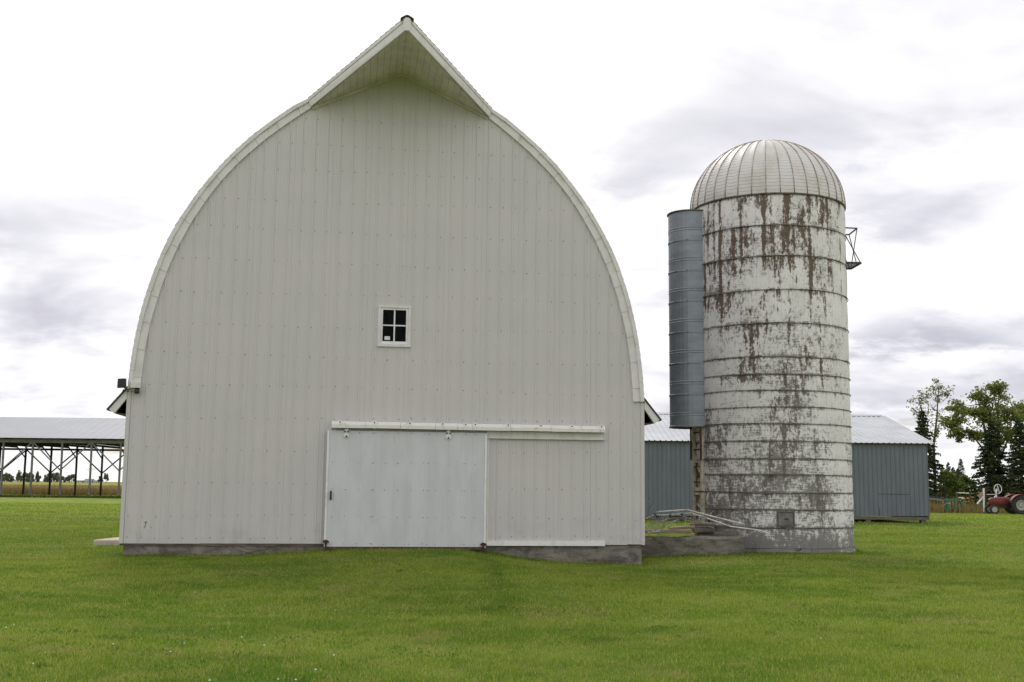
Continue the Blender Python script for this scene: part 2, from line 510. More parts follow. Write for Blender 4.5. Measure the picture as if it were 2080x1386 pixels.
def lawn_color(nt, pos):
    """Turf colour in world space, shared by the ground sheet and the blades."""
    a = noise(nt, pos, 0.33, 4.0, 0.6)
    b_ = noise(nt, pos, 1.6, 5.0, 0.65)
    c_ = noise(nt, pos, 0.09, 3.0, 0.5)
    c = mix(nt, sstep(nt, a, 0.38, 0.62), (0.112, 0.190, 0.021), (0.232, 0.280, 0.050))
    c = mix(nt, sstep(nt, b_, 0.50, 0.67, 0.0, 0.75), c, (0.285, 0.27, 0.085))
    c = mix(nt, sstep(nt, b_, 0.46, 0.28, 0.0, 0.75), c, (0.058, 0.145, 0.012))
    c = mix(nt, sstep(nt, c_, 0.40, 0.64, 0.0, 0.55), c, (0.215, 0.28, 0.042))
    x, y, z = sepx(nt, pos)
    d_ = noise(nt, pos, 0.9, 3.0, 0.6)
    for x0, k_, w_, col_, am in ((-.55, .052, .45, (0.075, 0.16, 0.018), .6), (-2.3, -.02, .5, (0.24, 0.25, 0.06), .45), (.35, .075, .25, (0.25, 0.27, 0.07), .45)):
        off = mth(nt, 'SUBTRACT', x, mth(nt, 'ADD', x0, mth(nt, 'MULTIPLY', mth(nt, 'SUBTRACT', 24.9, y), k_)))
        off = mth(nt, 'ABSOLUTE', mth(nt, 'ADD', off, mth(nt, 'MULTIPLY', mth(nt, 'SUBTRACT', d_, .5), .8)))
        f = mth(nt, 'MULTIPLY', sstep(nt, off, w_, 0.0), sstep(nt, y, 9.0, 19.0, 0.0, am))
        f = mth(nt, 'MULTIPLY', f, sstep(nt, y, 26.0, 25.0))
        c = mix(nt, f, c, col_)
    # scattered scuffed, dry spots
    dry = mth(nt, 'MULTIPLY', sstep(nt, noise(nt, pos, 0.55, 6.0, 0.7, 0.6), 0.55, 0.68), 0.75)
    c = mix(nt, dry, c, (0.31, 0.255, 0.11))
    tuft = mth(nt, 'MULTIPLY', sstep(nt, noise(nt, pos, 2.1, 5.0, 0.7, 0.5), 0.575, 0.68), 0.8)
    c = mix(nt, tuft, c, (0.045, 0.10, 0.014))
    return c


def lawn_mats():
    m, nt, b, out = new_mat('lawn')
    pos = nd(nt, 'ShaderNodeNewGeometry').outputs['Position']
    c = lawn_color(nt, pos)
    x, y, z = sepx(nt, pos)
    # mowing passes and coarse tuft mottling
    fine = noise(nt, comb(nt, mth(nt, 'MULTIPLY', x, 6.0), mth(nt, 'MULTIPLY', y, 3.0), 0.0), 1.0, 7.0, 0.75)
    near = sstep(nt, y, 70.0, 45.0)
    c = mix(nt, mth(nt, 'MULTIPLY', near, 0.5), c, (0.045, 0.065, 0.012))  # turf under the blades painted darker, shade between them for depth
    c = mix(nt, sstep(nt, fine, 0.52, 0.75, 0, 0.45), c, (0.06, 0.095, 0.014))
    mow = noise(nt, comb(nt, mth(nt, 'MULTIPLY', x, 0.05), mth(nt, 'MULTIPLY', y, 0.55), 0.0), 1.0, 3.0, 0.5)
    c = mix(nt, sstep(nt, mow, 0.48, 0.66, 0, 0.5), c, (0.24, 0.29, 0.06))
    lk(nt, c, b.inputs['Base Color'])
    b.inputs['Roughness'].default_value = 0.95
    b.inputs['Specular IOR Level'].default_value = 0.1
    bump(nt, b, noise(nt, pos, 9.0, 6.0, 0.75), 0.9, 0.05)
    MAT['lawn'] = m
    m, nt, b, out = new_mat('grass_blades')
    nt.nodes.remove(b)
    pos = nd(nt, 'ShaderNodeNewGeometry').outputs['Position']
    c = lawn_color(nt, pos)
    r = nd(nt, 'ShaderNodeAttribute', attribute_name='rnd').outputs['Fac']
    c = mix(nt, sstep(nt, r, 0.72, 1.0, 0, 0.85), c, (0.36, 0.34, 0.13))
    c = mix(nt, sstep(nt, r, 0.40, 0.0, 0, 0.7), c, (0.045, 0.13, 0.012))
    df = nd(nt, 'ShaderNodeBsdfDiffuse'); tl = nd(nt, 'ShaderNodeBsdfTranslucent')
    lk(nt, mix(nt, 1.0, c, (1.33, 1.33, 1.33), 'MULTIPLY'), df.inputs[0])
    lk(nt, mix(nt, 1.0, c, (1.42, 1.48, 1.1), 'MULTIPLY'), tl.inputs[0])
    ms = nd(nt, 'ShaderNodeMixShader'); ms.inputs[0].default_value = 0.45
    lk(nt, df.outputs[0], ms.inputs[1]); lk(nt, tl.outputs[0], ms.inputs[2])
    lk(nt, ms.outputs[0], out.inputs[0])
    MAT['grass'] = m


lawn_mats()


def leaf_mat(name, c1, c2, c3=None, trans=0.35):
    m, nt, b, out = new_mat(name)
    nt.nodes.remove(b)
    r = nd(nt, 'ShaderNodeAttribute', attribute_name='rnd').outputs['Fac']
    c = mix(nt, r, c1, c2)
    if c3: c = mix(nt, sstep(nt, r, 0.82, 0.9), c, c3)
    df = nd(nt, 'ShaderNodeBsdfDiffuse'); tl = nd(nt, 'ShaderNodeBsdfTranslucent')
    lk(nt, c, df.inputs[0]); lk(nt, c, tl.inputs[0])
    ms = nd(nt, 'ShaderNodeMixShader'); ms.inputs[0].default_value = trans
    lk(nt, df.outputs[0], ms.inputs[1]); lk(nt, tl.outputs[0], ms.inputs[2])
    lk(nt, ms.outputs[0], out.inputs[0])
    return m


MAT['leaf'] = leaf_mat('poplar_leaves', (0.13, 0.18, 0.05), (0.29, 0.32, 0.10), (0.36, 0.30, 0.12))
MAT['leaf_thin'] = leaf_mat('sparse_leaves', (0.16, 0.19, 0.07), (0.30, 0.32, 0.12), (0.36, 0.28, 0.13))
MAT['needle'] = leaf_mat('spruce_needles', (0.03, 0.048, 0.022), (0.085, 0.105, 0.048), (0.13, 0.12, 0.06), 0.15)
MAT['bush'] = leaf_mat('bush_leaves', (0.11, 0.155, 0.04), (0.22, 0.26, 0.07))
MAT['weed'] = leaf_mat('dry_weeds', (0.17, 0.16, 0.055), (0.36, 0.26, 0.125), (0.27, 0.16, 0.08))
MAT['weedgreen'] = leaf_mat('green_weeds', (0.05, 0.085, 0.018), (0.11, 0.14, 0.03), (0.20, 0.16, 0.06))
MAT['clover'] = leaf_mat('clover_leaves', (0.09, 0.18, 0.03), (0.17, 0.27, 0.055), None, 0.35)
MAT['flower'] = M('clover_flower', (0.75, 0.74, 0.70), None, 0.8)
MAT['fartree'] = leaf_mat('far_foliage', (0.15, 0.17, 0.12), (0.24, 0.26, 0.18), None, 0.45)  # paler and greyer than near leaves: distance haze put into the colour
MAT['farpine'] = leaf_mat('far_conifer', (0.11, 0.13, 0.11), (0.17, 0.19, 0.15), None, 0.4)  # conifers greyed likewise, haze mixed into the needle colour


def field_mat():
    m, nt, b, out = new_mat('ripening_crop')
    v = coords(nt, 'World', (0.02, 0.02, 1))
    y = sepx(nt, nd(nt, 'ShaderNodeNewGeometry').outputs['Position'])[1]
    n1 = noise(nt, v, 1.0, 5.0, 0.6)
    n2 = noise(nt, coords(nt, 'World', (0.25, 0.06, 2.0)), 1.0, 5.0, 0.7)
    far = sstep(nt, mth(nt, 'ADD', y, mth(nt, 'MULTIPLY', n1, 160.0)), 250.0, 420.0)
    c = mix(nt, n2, (0.30, 0.19, 0.105), (0.42, 0.29, 0.16))
    c = mix(nt, far, c, (0.27, 0.27, 0.10))
    c = mix(nt, sstep(nt, n1, 0.5, 0.7, 0, 0.4), c, (0.16, 0.15, 0.05))
    lk(nt, c, b.inputs['Base Color'])
    b.inputs['Roughness'].default_value = 1.0
    b.inputs['Specular IOR Level'].default_value = 0.0
    bump(nt, b, n2, 1.0, 0.3)
    return m


MAT['field'] = field_mat()

# ------------------------------------------------------------------ ground
BARN = Vector((-2.625, 24.717, 0.0))
BYAW = R(8)
SILO = Vector((7.2, 30.75, 0.0))
SR = 2.12


def to_barn(x, y):
    dx, dy = x - BARN.x, y - BARN.y
    return dx * math.cos(BYAW) + dy * math.sin(BYAW), -dx * math.sin(BYAW) + dy * math.cos(BYAW)


HU = np.array([-9.5, -5.61, -3.1, -1.9, -0.9, 0.4, 1.5, 2.2, 3.0, 3.93, 5.73, 8.0])
HZ = np.array([0.0, 0.07, 0.085, 0.16, 0.235, 0.25, 0.245, 0.15, 0.02, -0.06, -0.125, -0.02])


def ground_z(x, y):
    x = np.asarray(x, float); y = np.asarray(y, float)
    u, w = to_barn(x, y)
    a = np.interp(u, HU, HZ)
    t = np.where(w < 0, np.abs(w) / 4.2, np.abs(w) / 7.0)
    h = a * np.exp(-t ** 2)
    und = 0.035 * np.sin(x * 0.55 + 1.3) * np.sin(y * 0.41 + 0.4) + 0.02 * np.sin(x * 1.3 + y * 0.7) * np.sin(y * 1.1 - x * 0.3)
    d = np.exp(-(np.maximum(np.abs(w) - 0.0, 0) / 3.0) ** 2) * (np.abs(u) < 8)
    far = np.clip((70 - y) / 30, 0, 1)
    return h + und * (1 - d) * far


def axis_pts(spec):
    out = []
    for a, b, n in spec:
        out += list(np.linspace(a, b, n, endpoint=False))
    out.append(spec[-1][1])
    return np.array(out)


def build_ground():
    xs = axis_pts([(-4000, -300, 6), (-300, -60, 8), (-60, -16, 22), (-16, 16, 81), (16, 60, 30), (60, 300, 8), (300, 4000, 6)])
    ys = axis_pts([(-200, -10, 6), (-10, 5, 10), (5, 36, 78), (36, 90, 40), (90, 300, 12), (300, 5000, 10)])
    X, Y = np.meshgrid(xs, ys)
    Z = ground_z(X, Y)
    n, m = len(xs), len(ys)
    v = np.stack([X.ravel(), Y.ravel(), Z.ravel()], 1)
    i = np.arange(n * m).reshape(m, n)
    f = np.stack([i[:-1, :-1].ravel(), i[:-1, 1:].ravel(), i[1:, 1:].ravel(), i[1:, :-1].ravel()], 1)
    me = bpy.data.meshes.new('lawn')
    me.from_pydata(v.tolist(), [], f.tolist())
    me.polygons.foreach_set('use_smooth', [True] * len(me.polygons))
    me.materials.append(MAT['lawn'])
    o = link('lawn', me)
    tag(o, 'mown green lawn sweeping round the barn and silo', 'lawn', kind='structure')


build_ground()
# cropped field beyond the pole shed: a mass of plants about half a metre tall
fm = MB()
fm.hexa([(-3500, 142, -0.2), (3500, 150, -0.2), (3500, 4800, -0.2), (-3500, 4800, -0.2),
         (-3500, 142.6, 0.50), (3500, 150.6, 0.50), (3500, 4800, 0.50), (-3500, 4800, 0.50)])
tag(fm.build('crop_field', MAT['field']), 'brown and olive ripening field behind the pole shed', 'field', kind='structure')

# ------------------------------------------------------------------ barn
barn = empty('barn', BARN, BYAW)
tag(barn, 'big pale grey arched-roof barn with pointed hay hood and sliding door', 'barn')
OUT = np.array([(5.725, 3.60), (5.711, 3.85), (5.687, 4.2), (5.649, 4.55), (5.605, 4.9), (5.547, 5.25), (5.472, 5.6), (5.388, 5.95), (5.285, 6.3),
                (5.165, 6.65), (5.03, 7.0), (4.862, 7.35), (4.665, 7.7), (4.457, 8.05), (4.213, 8.4), (3.946, 8.75), (3.645, 9.1), (3.30, 9.45),
                (2.895, 9.8), (2.46, 10.15), (2.083, 10.375)])
INN = np.array([(5.475, 3.60), (5.46, 3.85), (5.435, 4.2), (5.406, 4.55), (5.361, 4.9), (5.301, 5.25), (5.213, 5.6), (5.124, 5.95), (5.02, 6.3),
                (4.895, 6.65), (4.742, 7.0), (4.58, 7.35), (4.385, 7.7), (4.17, 8.05), (3.927, 8.4), (3.64, 8.75), (3.308, 9.1), (2.938, 9.45),
                (2.51, 9.8), (2.23, 10.02), (2.035, 10.16)])


def resample(c, n):
    d = np.r_[0, np.cumsum(np.hypot(*np.diff(c, axis=0).T))]
    t = np.linspace(0, d[-1], n)
    return np.stack([np.interp(t, d, c[:, 0]), np.interp(t, d, c[:, 1])], 1)


BL = 22.0                                   # barn length
RIDGE = 11.42
wall_hw = np.r_[[0.0, 2.06], ((INN + OUT) / 2)[::-1, 0][1:]]
wall_z = np.r_[[11.15, 10.22], ((INN + OUT) / 2)[::-1, 1][1:]]


def z_top(u):
    u = abs(u)
    return 3.66 if u > wall_hw[-1] else float(np.interp(u, wall_hw, wall_z))


WIN = (-0.335, 0.275, 4.785, 5.60)          # window opening u0,u1,z0,z1
PITCH_RIB = 0.285
z_bot = 0.355
EDGE = 5.735
rib_us = [0.07 + PITCH_RIB * k for k in range(-20, 21)]
rib_us = [u for u in rib_us if abs(u) < EDGE - 0.06]


def rib_profile(ua, ub):
    """(u, y) break points across a sheet: major ribs plus two shallow flutes between them."""
    pts = []
    for r in rib_us:
        for du, y in ((-0.026, 0.0), (-0.011, -0.017), (0.011, -0.017), (0.026, 0.0), (0.085, 0.0), (0.093, -0.003), (0.107, -0.003), (0.115, 0.0),
                      (0.17, 0.0), (0.178, -0.003), (0.192, -0.003), (0.20, 0.0)):
            u = r + du
            if ua < u < ub: pts.append((u, y))
    ys = lambda u: float(np.interp(u, [p[0] for p in allp], [p[1] for p in allp])) if allp else 0.0
    return [(ua, 0.0)] + pts + [(ub, 0.0)]


allp = []
sheet_edges = [-EDGE] + [r + 0.14 for r in rib_us[2::3]] + [EDGE]
sheet_edges = [e for i, e in enumerate(sheet_edges) if i == 0 or e - sheet_edges[i - 1] > 0.2]
if EDGE - sheet_edges[-2] < 0.2: sheet_edges.pop(-2)
for ua, ub in zip(sheet_edges[:-1], sheet_edges[1:]):
    prof = rib_profile(ua + 0.001, ub - 0.001)
    for w in (WIN[0], WIN[1]):
        if ua < w < ub: prof.append((w, 0.0))
    prof.sort()
    mb = MB()
    jy = random.uniform(-0.002, 0.002)
    dz = random.uniform(-0.008, 0.008)
    for (u1, y1), (u2, y2) in zip(prof[:-1], prof[1:]):
        if u2 - u1 < 1e-5: continue
        um = (u1 + u2) / 2
        t1, t2 = z_top(u1), z_top(u2)
        if WIN[0] < um < WIN[1]:
            mb.face((u1, y1 + jy, z_bot + dz), (u2, y2 + jy, z_bot + dz), (u2, y2 + jy, WIN[2]), (u1, y1 + jy, WIN[2]))
            mb.face((u1, y1 + jy, WIN[3]), (u2, y2 + jy, WIN[3]), (u2, y2 + jy, t2), (u1, y1 + jy, t1))
        else:
            mb.face((u1, y1 + jy, z_bot + dz), (u2, y2 + jy, z_bot + dz), (u2, y2 + jy, t2), (u1, y1 + jy, t1))
    # lapped edge return so the sheet has a real end
    u1 = prof[-1][0]
    mb.face((u1, jy, z_bot + dz), (u1 + 0.0005, 0.02, z_bot + dz), (u1 + 0.0005, 0.02, z_top(u1)), (u1, jy, z_top(u1)))
    mb.build('siding_panel', MAT['siding'], barn)

# screws
mb = MB()
rows = [0.50, 0.94, 1.62, 2.39, 3.08, 3.75, 4.44, 5.14, 5.85, 6.55, 7.31, 8.0, 8.68, 9.3, 9.95, 10.5]
sag = lambda u, k: 0.035 * math.sin(u * 0.45 + k * 1.7) + random.uniform(-0.014, 0.014)


def screw(mb, u, y, z, r=0.0115):
    n = 6
    i = len(mb.v)
    mb.v += [(u + r * math.cos(2 * math.pi * q / n), y, z + r * math.sin(2 * math.pi * q / n)) for q in range(n)]
    mb.v += [(u + 0.6 * r * math.cos(2 * math.pi * q / n), y - 0.007, z + 0.6 * r * math.sin(2 * math.pi * q / n)) for q in range(n)]
    mb.f.append(tuple(i + n + q for q in range(n)))
    for q in range(n):
        mb.f.append((i + q, i + (q + 1) % n, i + n + (q + 1) % n, i + n + q))


for k, zr in enumerate(rows):
    for r in rib_us:
        u = r + 0.055 + random.uniform(-0.012, 0.012)
        z = zr + sag(u, k)
        lim = float(np.interp(abs(u), np.r_[0, INN[::-1, 0]], np.r_[11.05, INN[::-1, 1]])) if abs(u) < 5.475 else 3.6
        if z > lim - 0.12: continue
        if WIN[0] - .1 < u < WIN[1] + .1 and WIN[2] - .1 < z < WIN[3] + .1: continue
        if -1.6 < u < 2.15 and z < 3.06: continue
        if -1.6 < u < 4.85 and (2.68 < z < 3.06 or z < 0.45): continue
        if abs(u) > 5.6: continue
        screw(mb, u, -0.003, z, random.uniform(0.008, 0.0135))
tag(mb.build('screws', MAT['screw'], barn), kind='stuff')

# corner trims, foundation, side and rear walls
for s in (-1, 1):
    m_ = MB()
    a, b2 = sorted((s * (EDGE - 0.075), s * (EDGE + 0.006)))
    m_.box((a, -0.024, z_bot - 0.005), (b2, 0.06, 3.655))
    m_.build('corner_trim', MAT['siding'], barn)
    m_ = MB()
    n = 60
    for k in range(n):                       # ribbed side wall
        y0, y1 = 0.06 + k * (BL - .1) / n, 0.06 + (k + 1) * (BL - .1) / n
        m_.face((s * EDGE, y0, 0.3), (s * EDGE, y0 + 0.28, 0.3), (s * EDGE, y0 + 0.28, 3.64), (s * EDGE, y0, 3.64))
        m_.face((s * EDGE, y0 + .28, 0.3), (s * (EDGE + .016), y0 + 0.3, 0.3), (s * (EDGE + .016), y0 + 0.3, 3.64), (s * EDGE, y0 + .28, 3.64))
        m_.face((s * (EDGE + .016), y0 + .3, 0.3), (s * EDGE, y1, 0.3), (s * EDGE, y1, 3.64), (s * (EDGE + .016), y0 + .3, 3.64))
    m_.build('side_wall', MAT['siding'], barn)
poly = [(-EDGE, 0.3), (EDGE, 0.3)] + [(w, z) for w, z in zip(wall_hw[::-1], wall_z[::-1])] + [(-w, z) for w, z in zip(wall_hw[1:], wall_z[1:])]
MB().prism(poly, BL - 0.04, BL).build('rear_wall', MAT['siding'], barn)
m_ = MB()
m_.box((-5.66, 0.05, -0.5), (5.68, 0.30, z_bot - 0.012))
m_.box((-5.66, 0.30, -0.5), (-5.40, BL, 0.33))
m_.box((5.42, 0.30, -0.5), (5.68, BL, 0.33))
m_.box((-5.40, BL - .3, -0.5), (5.42, BL, 0.33))
m_.build('foundation', MAT['found'], barn, bevel=0.012)
m_ = MB()
m_.box((-5.70, 0.02, z_bot - 0.055), (2.1, 0.05, z_bot + 0.02))
m_.build('sill_board', MAT['oldwood'], barn)

# roof shell with shingle courses
arch = np.vstack([OUT, [(1.05, 10.91), (0.0, RIDGE)]])
full = np.vstack([np.c_[-arch[:, 0], arch[:, 1]], np.c_[arch[::-1, 0], arch[::-1, 1]][1:]])
inner = []
for k in range(len(full)):
    t = full[min(k + 1, len(full) - 1)] - full[max(k - 1, 0)]
    nrm = np.array([t[1], -t[0]]) / np.hypot(*t)
    inner.append(full[k] + nrm * 0.12)
inner = np.array(inner)
m_ = MB()
for k in range(len(full) - 1):
    a, b2, c, d = full[k], full[k + 1], inner[k + 1], inner[k]
    m_.hexa([(a[0], -0.02, a[1]), (b2[0], -0.02, b2[1]), (c[0], -0.02, c[1]), (d[0], -0.02, d[1]),
             (a[0], BL + .2, a[1]), (b2[0], BL + .2, b2[1]), (c[0], BL + .2, c[1]), (d[0], BL + .2, d[1])])
roof = m_.build('roof', MAT['shingle'], barn)
for s in (-1, 1):
    cs = resample(arch, 58)
    for k in range(len(cs) - 1):
        a, b2 = cs[k], cs[k + 1]
        t = (b2 - a) / np.hypot(*(b2 - a)); nr = np.array([t[1], -t[0]])
        a2 = a - t * 0.03
        p = [a2 + nr * 0.002, b2 + nr * 0.002, b2 + nr * 0.006, a2 + nr * 0.016]
        MB().prism([(s * q[0], q[1]) for q in p], -0.06 + random.uniform(-.006, .006), BL + 0.22).build('shingle_course', MAT['shingle'], roof)

# arched rake trim: a wide band in short lapped lengths and a narrow band along the roof edge
trim = empty('rake_trim', parent=barn)
DIV = INN + (OUT - INN) * 0.66
for s in (-1, 1):
    n = 27
    a, b2 = resample(INN, n), resample(DIV, n)
    for k in range(n - 1):
        y0 = -0.050 - (0.008 if k % 2 else 0) + random.uniform(-.0015, .0015)
        q = [a[k], b2[k], b2[k + 1], a[k + 1]]
        e = (a[k + 1] - a[k]) * 0.012 * (1 if k % 2 else -1)
        q = [a[k], b2[k], b2[k + 1] + e, a[k + 1] + e]
        MB().prism([(s * p[0], p[1]) for p in q], y0, 0.02).build('trim_length', MAT['trim'], trim)
    n = 19
    a, b2 = resample(INN + (OUT - INN) * 0.665, n), resample(OUT + (OUT - INN) * 0.02, n)
    for k in range(n - 1):
        y0 = -0.085 - (0.009 if k % 2 else 0)
        q = [a[k], b2[k], b2[k + 1], a[k + 1]]
        MB().prism([(s * p[0], p[1]) for p in q], y0, 0.02).build('edge_length', MAT['trim'], trim)

# hay hood
HP = 2.5
A = Vector((0.0, -HP, 11.405)); Al = Vector((0.0, -HP, 11.115))
hood = empty('hay_hood', parent=barn)
for s in (-1, 1):
    B = Vector((s * 2.083, -0.06, 10.36)); Bl = Vector((s * 2.035, -0.06, 10.165))
    C = Vector((0, 0.0, 11.405))
    # decking
    m_ = MB()
    dn = Vector((0, 0, -0.05))
    tri = [A + Vector((0, 0, -.02)), B + Vector((0, 0, -.005)), Vector((s * 2.083, 0.03, 10.35)), C]
    m_.f.append((0, 1, 2, 3)); m_.v += [tuple(p) for p in tri]
    m_.f.append((7, 6, 5, 4)); m_.v += [tuple(p + dn) for p in tri]
    m_.build('hood_deck', MAT['shingle'], hood)
    # shingle courses, each ending a little proud of the fascia, which makes the ragged outline
    n = 20
    for k in range(n):
        f0, f1 = k / n, (k + 1) / n + .01               # from fascia foot (B) to ridge
        e0 = B.lerp(A, f0); e1 = B.lerp(A, f1)
        c0 = Vector((e0.x, 0.05, e0.z)); c1 = Vector((e1.x, 0.05, e1.z))
        j = random.uniform(0.0, 0.012)
        o0 = Vector((s * 0.028, -0.028 - j, 0)); up = Vector((s * 0.006, 0, 0.026)); up1 = Vector((0, 0, 0.010))
        m_ = MB()
        p = [e0 + o0 - Vector((0, 0, .0)), e1 + o0, c1, c0]
        q = [e0 + o0 + up, e1 + o0 + up1, c1 + up1, c0 + up]
        if s < 0: p.reverse(); q.reverse()
        m_.hexa(p + q)
        m_.build('shingle_course', MAT['shingle'], hood)
    # fascia: lower board and drip band
    d = (A - B); d.z = 0; d.normalize()
    nrm = Vector((d.y * s, -d.x * s, 0)) if True else None
    nrm = Vector((s * abs(d.y), -abs(d.x), 0))
    for nm, t0, t1, th in (('fascia_board', 0.0, 0.70, 0.04), ('fascia_edge', 0.70, 0.985, 0.055)):
        m_ = MB()
        p0, p1 = Bl.lerp(B, t0), Bl.lerp(B, t1)
        q0, q1 = Al.lerp(A, t0), Al.lerp(A, t1)
        w = nrm * th
        pts = [p0, q0, q0 + w, p0 + w, p1, q1, q1 + w, p1 + w]
        m_.hexa(pts)
        m_.build(nm, MAT['trim'], hood)
    # soffit boards running parallel with the ridge
    n = 14
    for k in range(n):
        f0, f1 = k / n + 0.0012, (k + 1) / n - 0.0012
        w0 = Vector((s * 2.035 * f0, 0.012, 11.112 - (11.112 - 10.165) * f0)); w1 = Vector((s * 2.035 * f1, 0.012, 11.112 - (11.112 - 10.165) * f1))
        y0, y1 = -HP * (1 - f0) + 0.0, -HP * (1 - f1)
        o0, o1 = Vector((w0.x, y0, w0.z)), Vector((w1.x, y1, w1.z))
        zz = Vector((0, 0, 0.02)); jj = Vector((0, 0, random.uniform(-.004, .004)))
        m_ = MB()
        m_.hexa([w0 + jj, w1 + jj, o1 + jj, o0 + jj, w0 + zz, w1 + zz, o1 + zz, o0 + zz])
        m_.build('soffit_board', MAT['soffit'], hood)
    # little cove strip where soffit meets wall
    MB().bar((0, -0.03, 11.085), (s * 2.02, -0.03, 10.145), 0.03, 0.045).build('cove_strip', MAT['soffit'], hood)
m_ = MB()
m_.prism([(-.055, 11.09), (.055, 11.09), (.085, 11.20), (.075, 11.33), (.02, 11.375), (-.02, 11.375), (-.075, 11.33), (-.085, 11.20)], -HP - .068, -HP - .015)
m_.build('peak_cap', MAT['trim'], hood)
m_ = MB()
m_.prism([(-.14, 11.335), (-.05, 11.395), (0, 11.41), (.05, 11.395), (.14, 11.335), (.14, 11.353), (.05, 11.412), (.0, 11.43), (-.05, 11.412), (-.14, 11.353)], -HP - .08, 0.6)
m_.build('ridge_cap', MAT['shingle'], hood)

# flared eaves along both sides
for s in (-1, 1):
    ev = empty('eave', parent=barn)
    P = lambda pts: [(s * a, z) for a, z in pts]
    MB().prism(P([(5.735, 3.655), (6.13, 3.165), (6.15, 3.195), (5.74, 3.70)]), -0.05, BL).build('eave_roof', MAT['shingle'], ev)
    MB().prism(P([(5.745, 3.63), (6.10, 3.19), (5.985, 3.105), (5.745, 3.43)]), -0.03, 0.06).build('eave_rake', MAT['trim'], ev)
    MB().prism(P([(5.985, 3.105), (6.10, 3.185), (6.08, 3.2), (5.965, 3.13)]), 0.062, BL).build('eave_fascia', MAT['trim'], ev)
    MB().prism(P([(5.74, 3.085), (5.98, 3.112), (5.975, 3.13), (5.74, 3.10)]), 0.062, BL).build('eave_soffit', MAT['oldwood'], ev)

# window
win = empty('window', parent=barn)
u0, u1, z0, z1 = WIN
fr = MB()
fr.box((u0 - .07, -0.045, z0 - .07), (u1 + .07, 0.03, z0 - .001))
fr.box((u0 - .065, -0.040, z1 + .001), (u1 + .065, 0.03, z1 + .045))
fr.box((u0 - .065, -0.040, z0), (u0 - .001, 0.03, z1))
fr.box((u1 + .001, -0.040, z0), (u1 + .065, 0.03, z1))
fr.build('window_frame', MAT['trim'], win, bevel=0.004)
sa = MB()
for (a, b2, c, d) in ((u0, u1, z0, z0 + .055), (u0, u1, z1 - .045, z1), (u0, u0 + .045, z0 + .055, z1 - .045), (u1 - .045, u1, z0 + .055, z1 - .045)):
    sa.box((a + .001, -0.02, c), (b2 - .001, 0.025, d))
sa.build('sash', MAT['white'], win)
um, zm = (u0 + u1) / 2, (z0 + z1) / 2 + .01
MB().box((um - .016, -0.018, z0 + .056), (um + .016, 0.02, z1 - .046)).build('muntin', MAT['white'], win)
for a, b2 in ((u0 + .046, um - .017), (um + .017, u1 - .046)):
    MB().box((a, -0.016, zm - .014), (b2, 0.018, zm + .014)).build('muntin', MAT['white'], win)
    for c, d in ((z0 + .056, zm - .015), (zm + .015, z1 - .046)):
        MB().box((a, 0.004, c), (b2, 0.008, d)).build('pane', MAT['glass'], win)
MB().hexa([(-.245, .001, 4.875), (-.125, .001, 4.872), (-.125, .003, 4.872), (-.245, .003, 4.875), (-.243, .001, 4.955), (-.122, .001, 4.952), (-.122, .003, 4.952), (-.243, .003, 4.955)]).build('paper_note', MAT['paper'], win)
# sky of the loft kept dark: loft floor
MB().box((-5.3, 0.4, 3.3), (5.3, BL - .4, 3.4)).build('loft_floor', MAT['oldwood'], barn)

# sliding door
door = empty('sliding_door', parent=barn)
d0, d1, dz0, dz1 = -1.395, 2.045, 0.30, 2.815
seams = [d0, -1.0 + .62, .82, 2.0 - .36, d1]
for a, b2 in zip(seams[:-1], seams[1:]):
    mb = MB()
    us = [a + .0015]
    prof = [(a + .0015, 0)]
    k = 0
    u = a + 0.12
    while u < b2 - 0.06:
        prof += [(u, 0), (u + .012, -.007), (u + .03, -.007), (u + .042, 0)]
        u += 0.285
    prof.append((b2 - .0015, 0))
    for (p, y1), (q, y2) in zip(prof[:-1], prof[1:]):
        mb.face((p, -.115 + y1, dz0), (q, -.115 + y2, dz0), (q, -.115 + y2, dz1), (p, -.115 + y1, dz1))
    mb.build('door_sheet', MAT['door'], door)
MB().box((d0, -.112, dz0 + .002), (d1, -.06, dz1 - .002)).build('door_core', MAT['door'], door)
MB().box((d0 - .045, -.135, dz0 - .005), (d0 - .001, -.055, dz1 + .005)).build('edge_trim', MAT['white'], door)
MB().box((d1 + .001, -.125, dz0 - .02), (d1 + .05, -.055, dz1 - .01)).build('edge_trim', MAT['white'], door)
MB().box((d0, -.105, dz0 - .06), (d1, -.065, dz0 - .002)).build('bottom_rail', MAT['brownwood'], door)
mb = MB()
for zr in (2.77, 2.12, 1.53, 0.94, 0.355):
    u = d0 + .09
    while u < d1 - .05:
        screw(mb, u + random.uniform(-.01, .01), -.118, zr + random.uniform(-.012, .012), random.uniform(.008, .012)); u += .285
    for sm in seams[1:-1]:
        screw(mb, sm - .03, -.118, zr + random.uniform(-.01, .01), .011)
tag(mb.build('door_screws', MAT['screw'], door), kind='stuff')
for u in (-1.024, 1.225):
    h = MB(); h.prism([(u - .055, 2.68), (u, 2.655), (u + .055, 2.68), (u + .055, 2.80), (u + .035, 2.86), (u - .035, 2.86), (u - .055, 2.80)], -.145, -.118)
    ho = h.build('hanger', MAT['white'], door)
    for du, dz in ((-.035, 2.795), (.035, 2.795), (0.0, 2.69)):
        MB().lathe([(0.02, -.146), (0.02, -.16), (0.012, -.163), (0.0001, -.163)], 10, 'y', (u + du, 0, dz)).build('bolt', MAT['dark'], ho)
hd = MB(); hd.box((-1.345, -.128, 1.30), (-1.305, -.117, 1.50)); hd.box((-1.34, -.16, 1.33), (-1.31, -.128, 1.36)); hd.box((-1.34, -.16, 1.44), (-1.31, -.128, 1.47)); hd.box((-1.335, -.172, 1.33), (-1.315, -.16, 1.47))
hd.build('door_handle', MAT['rust'], door)
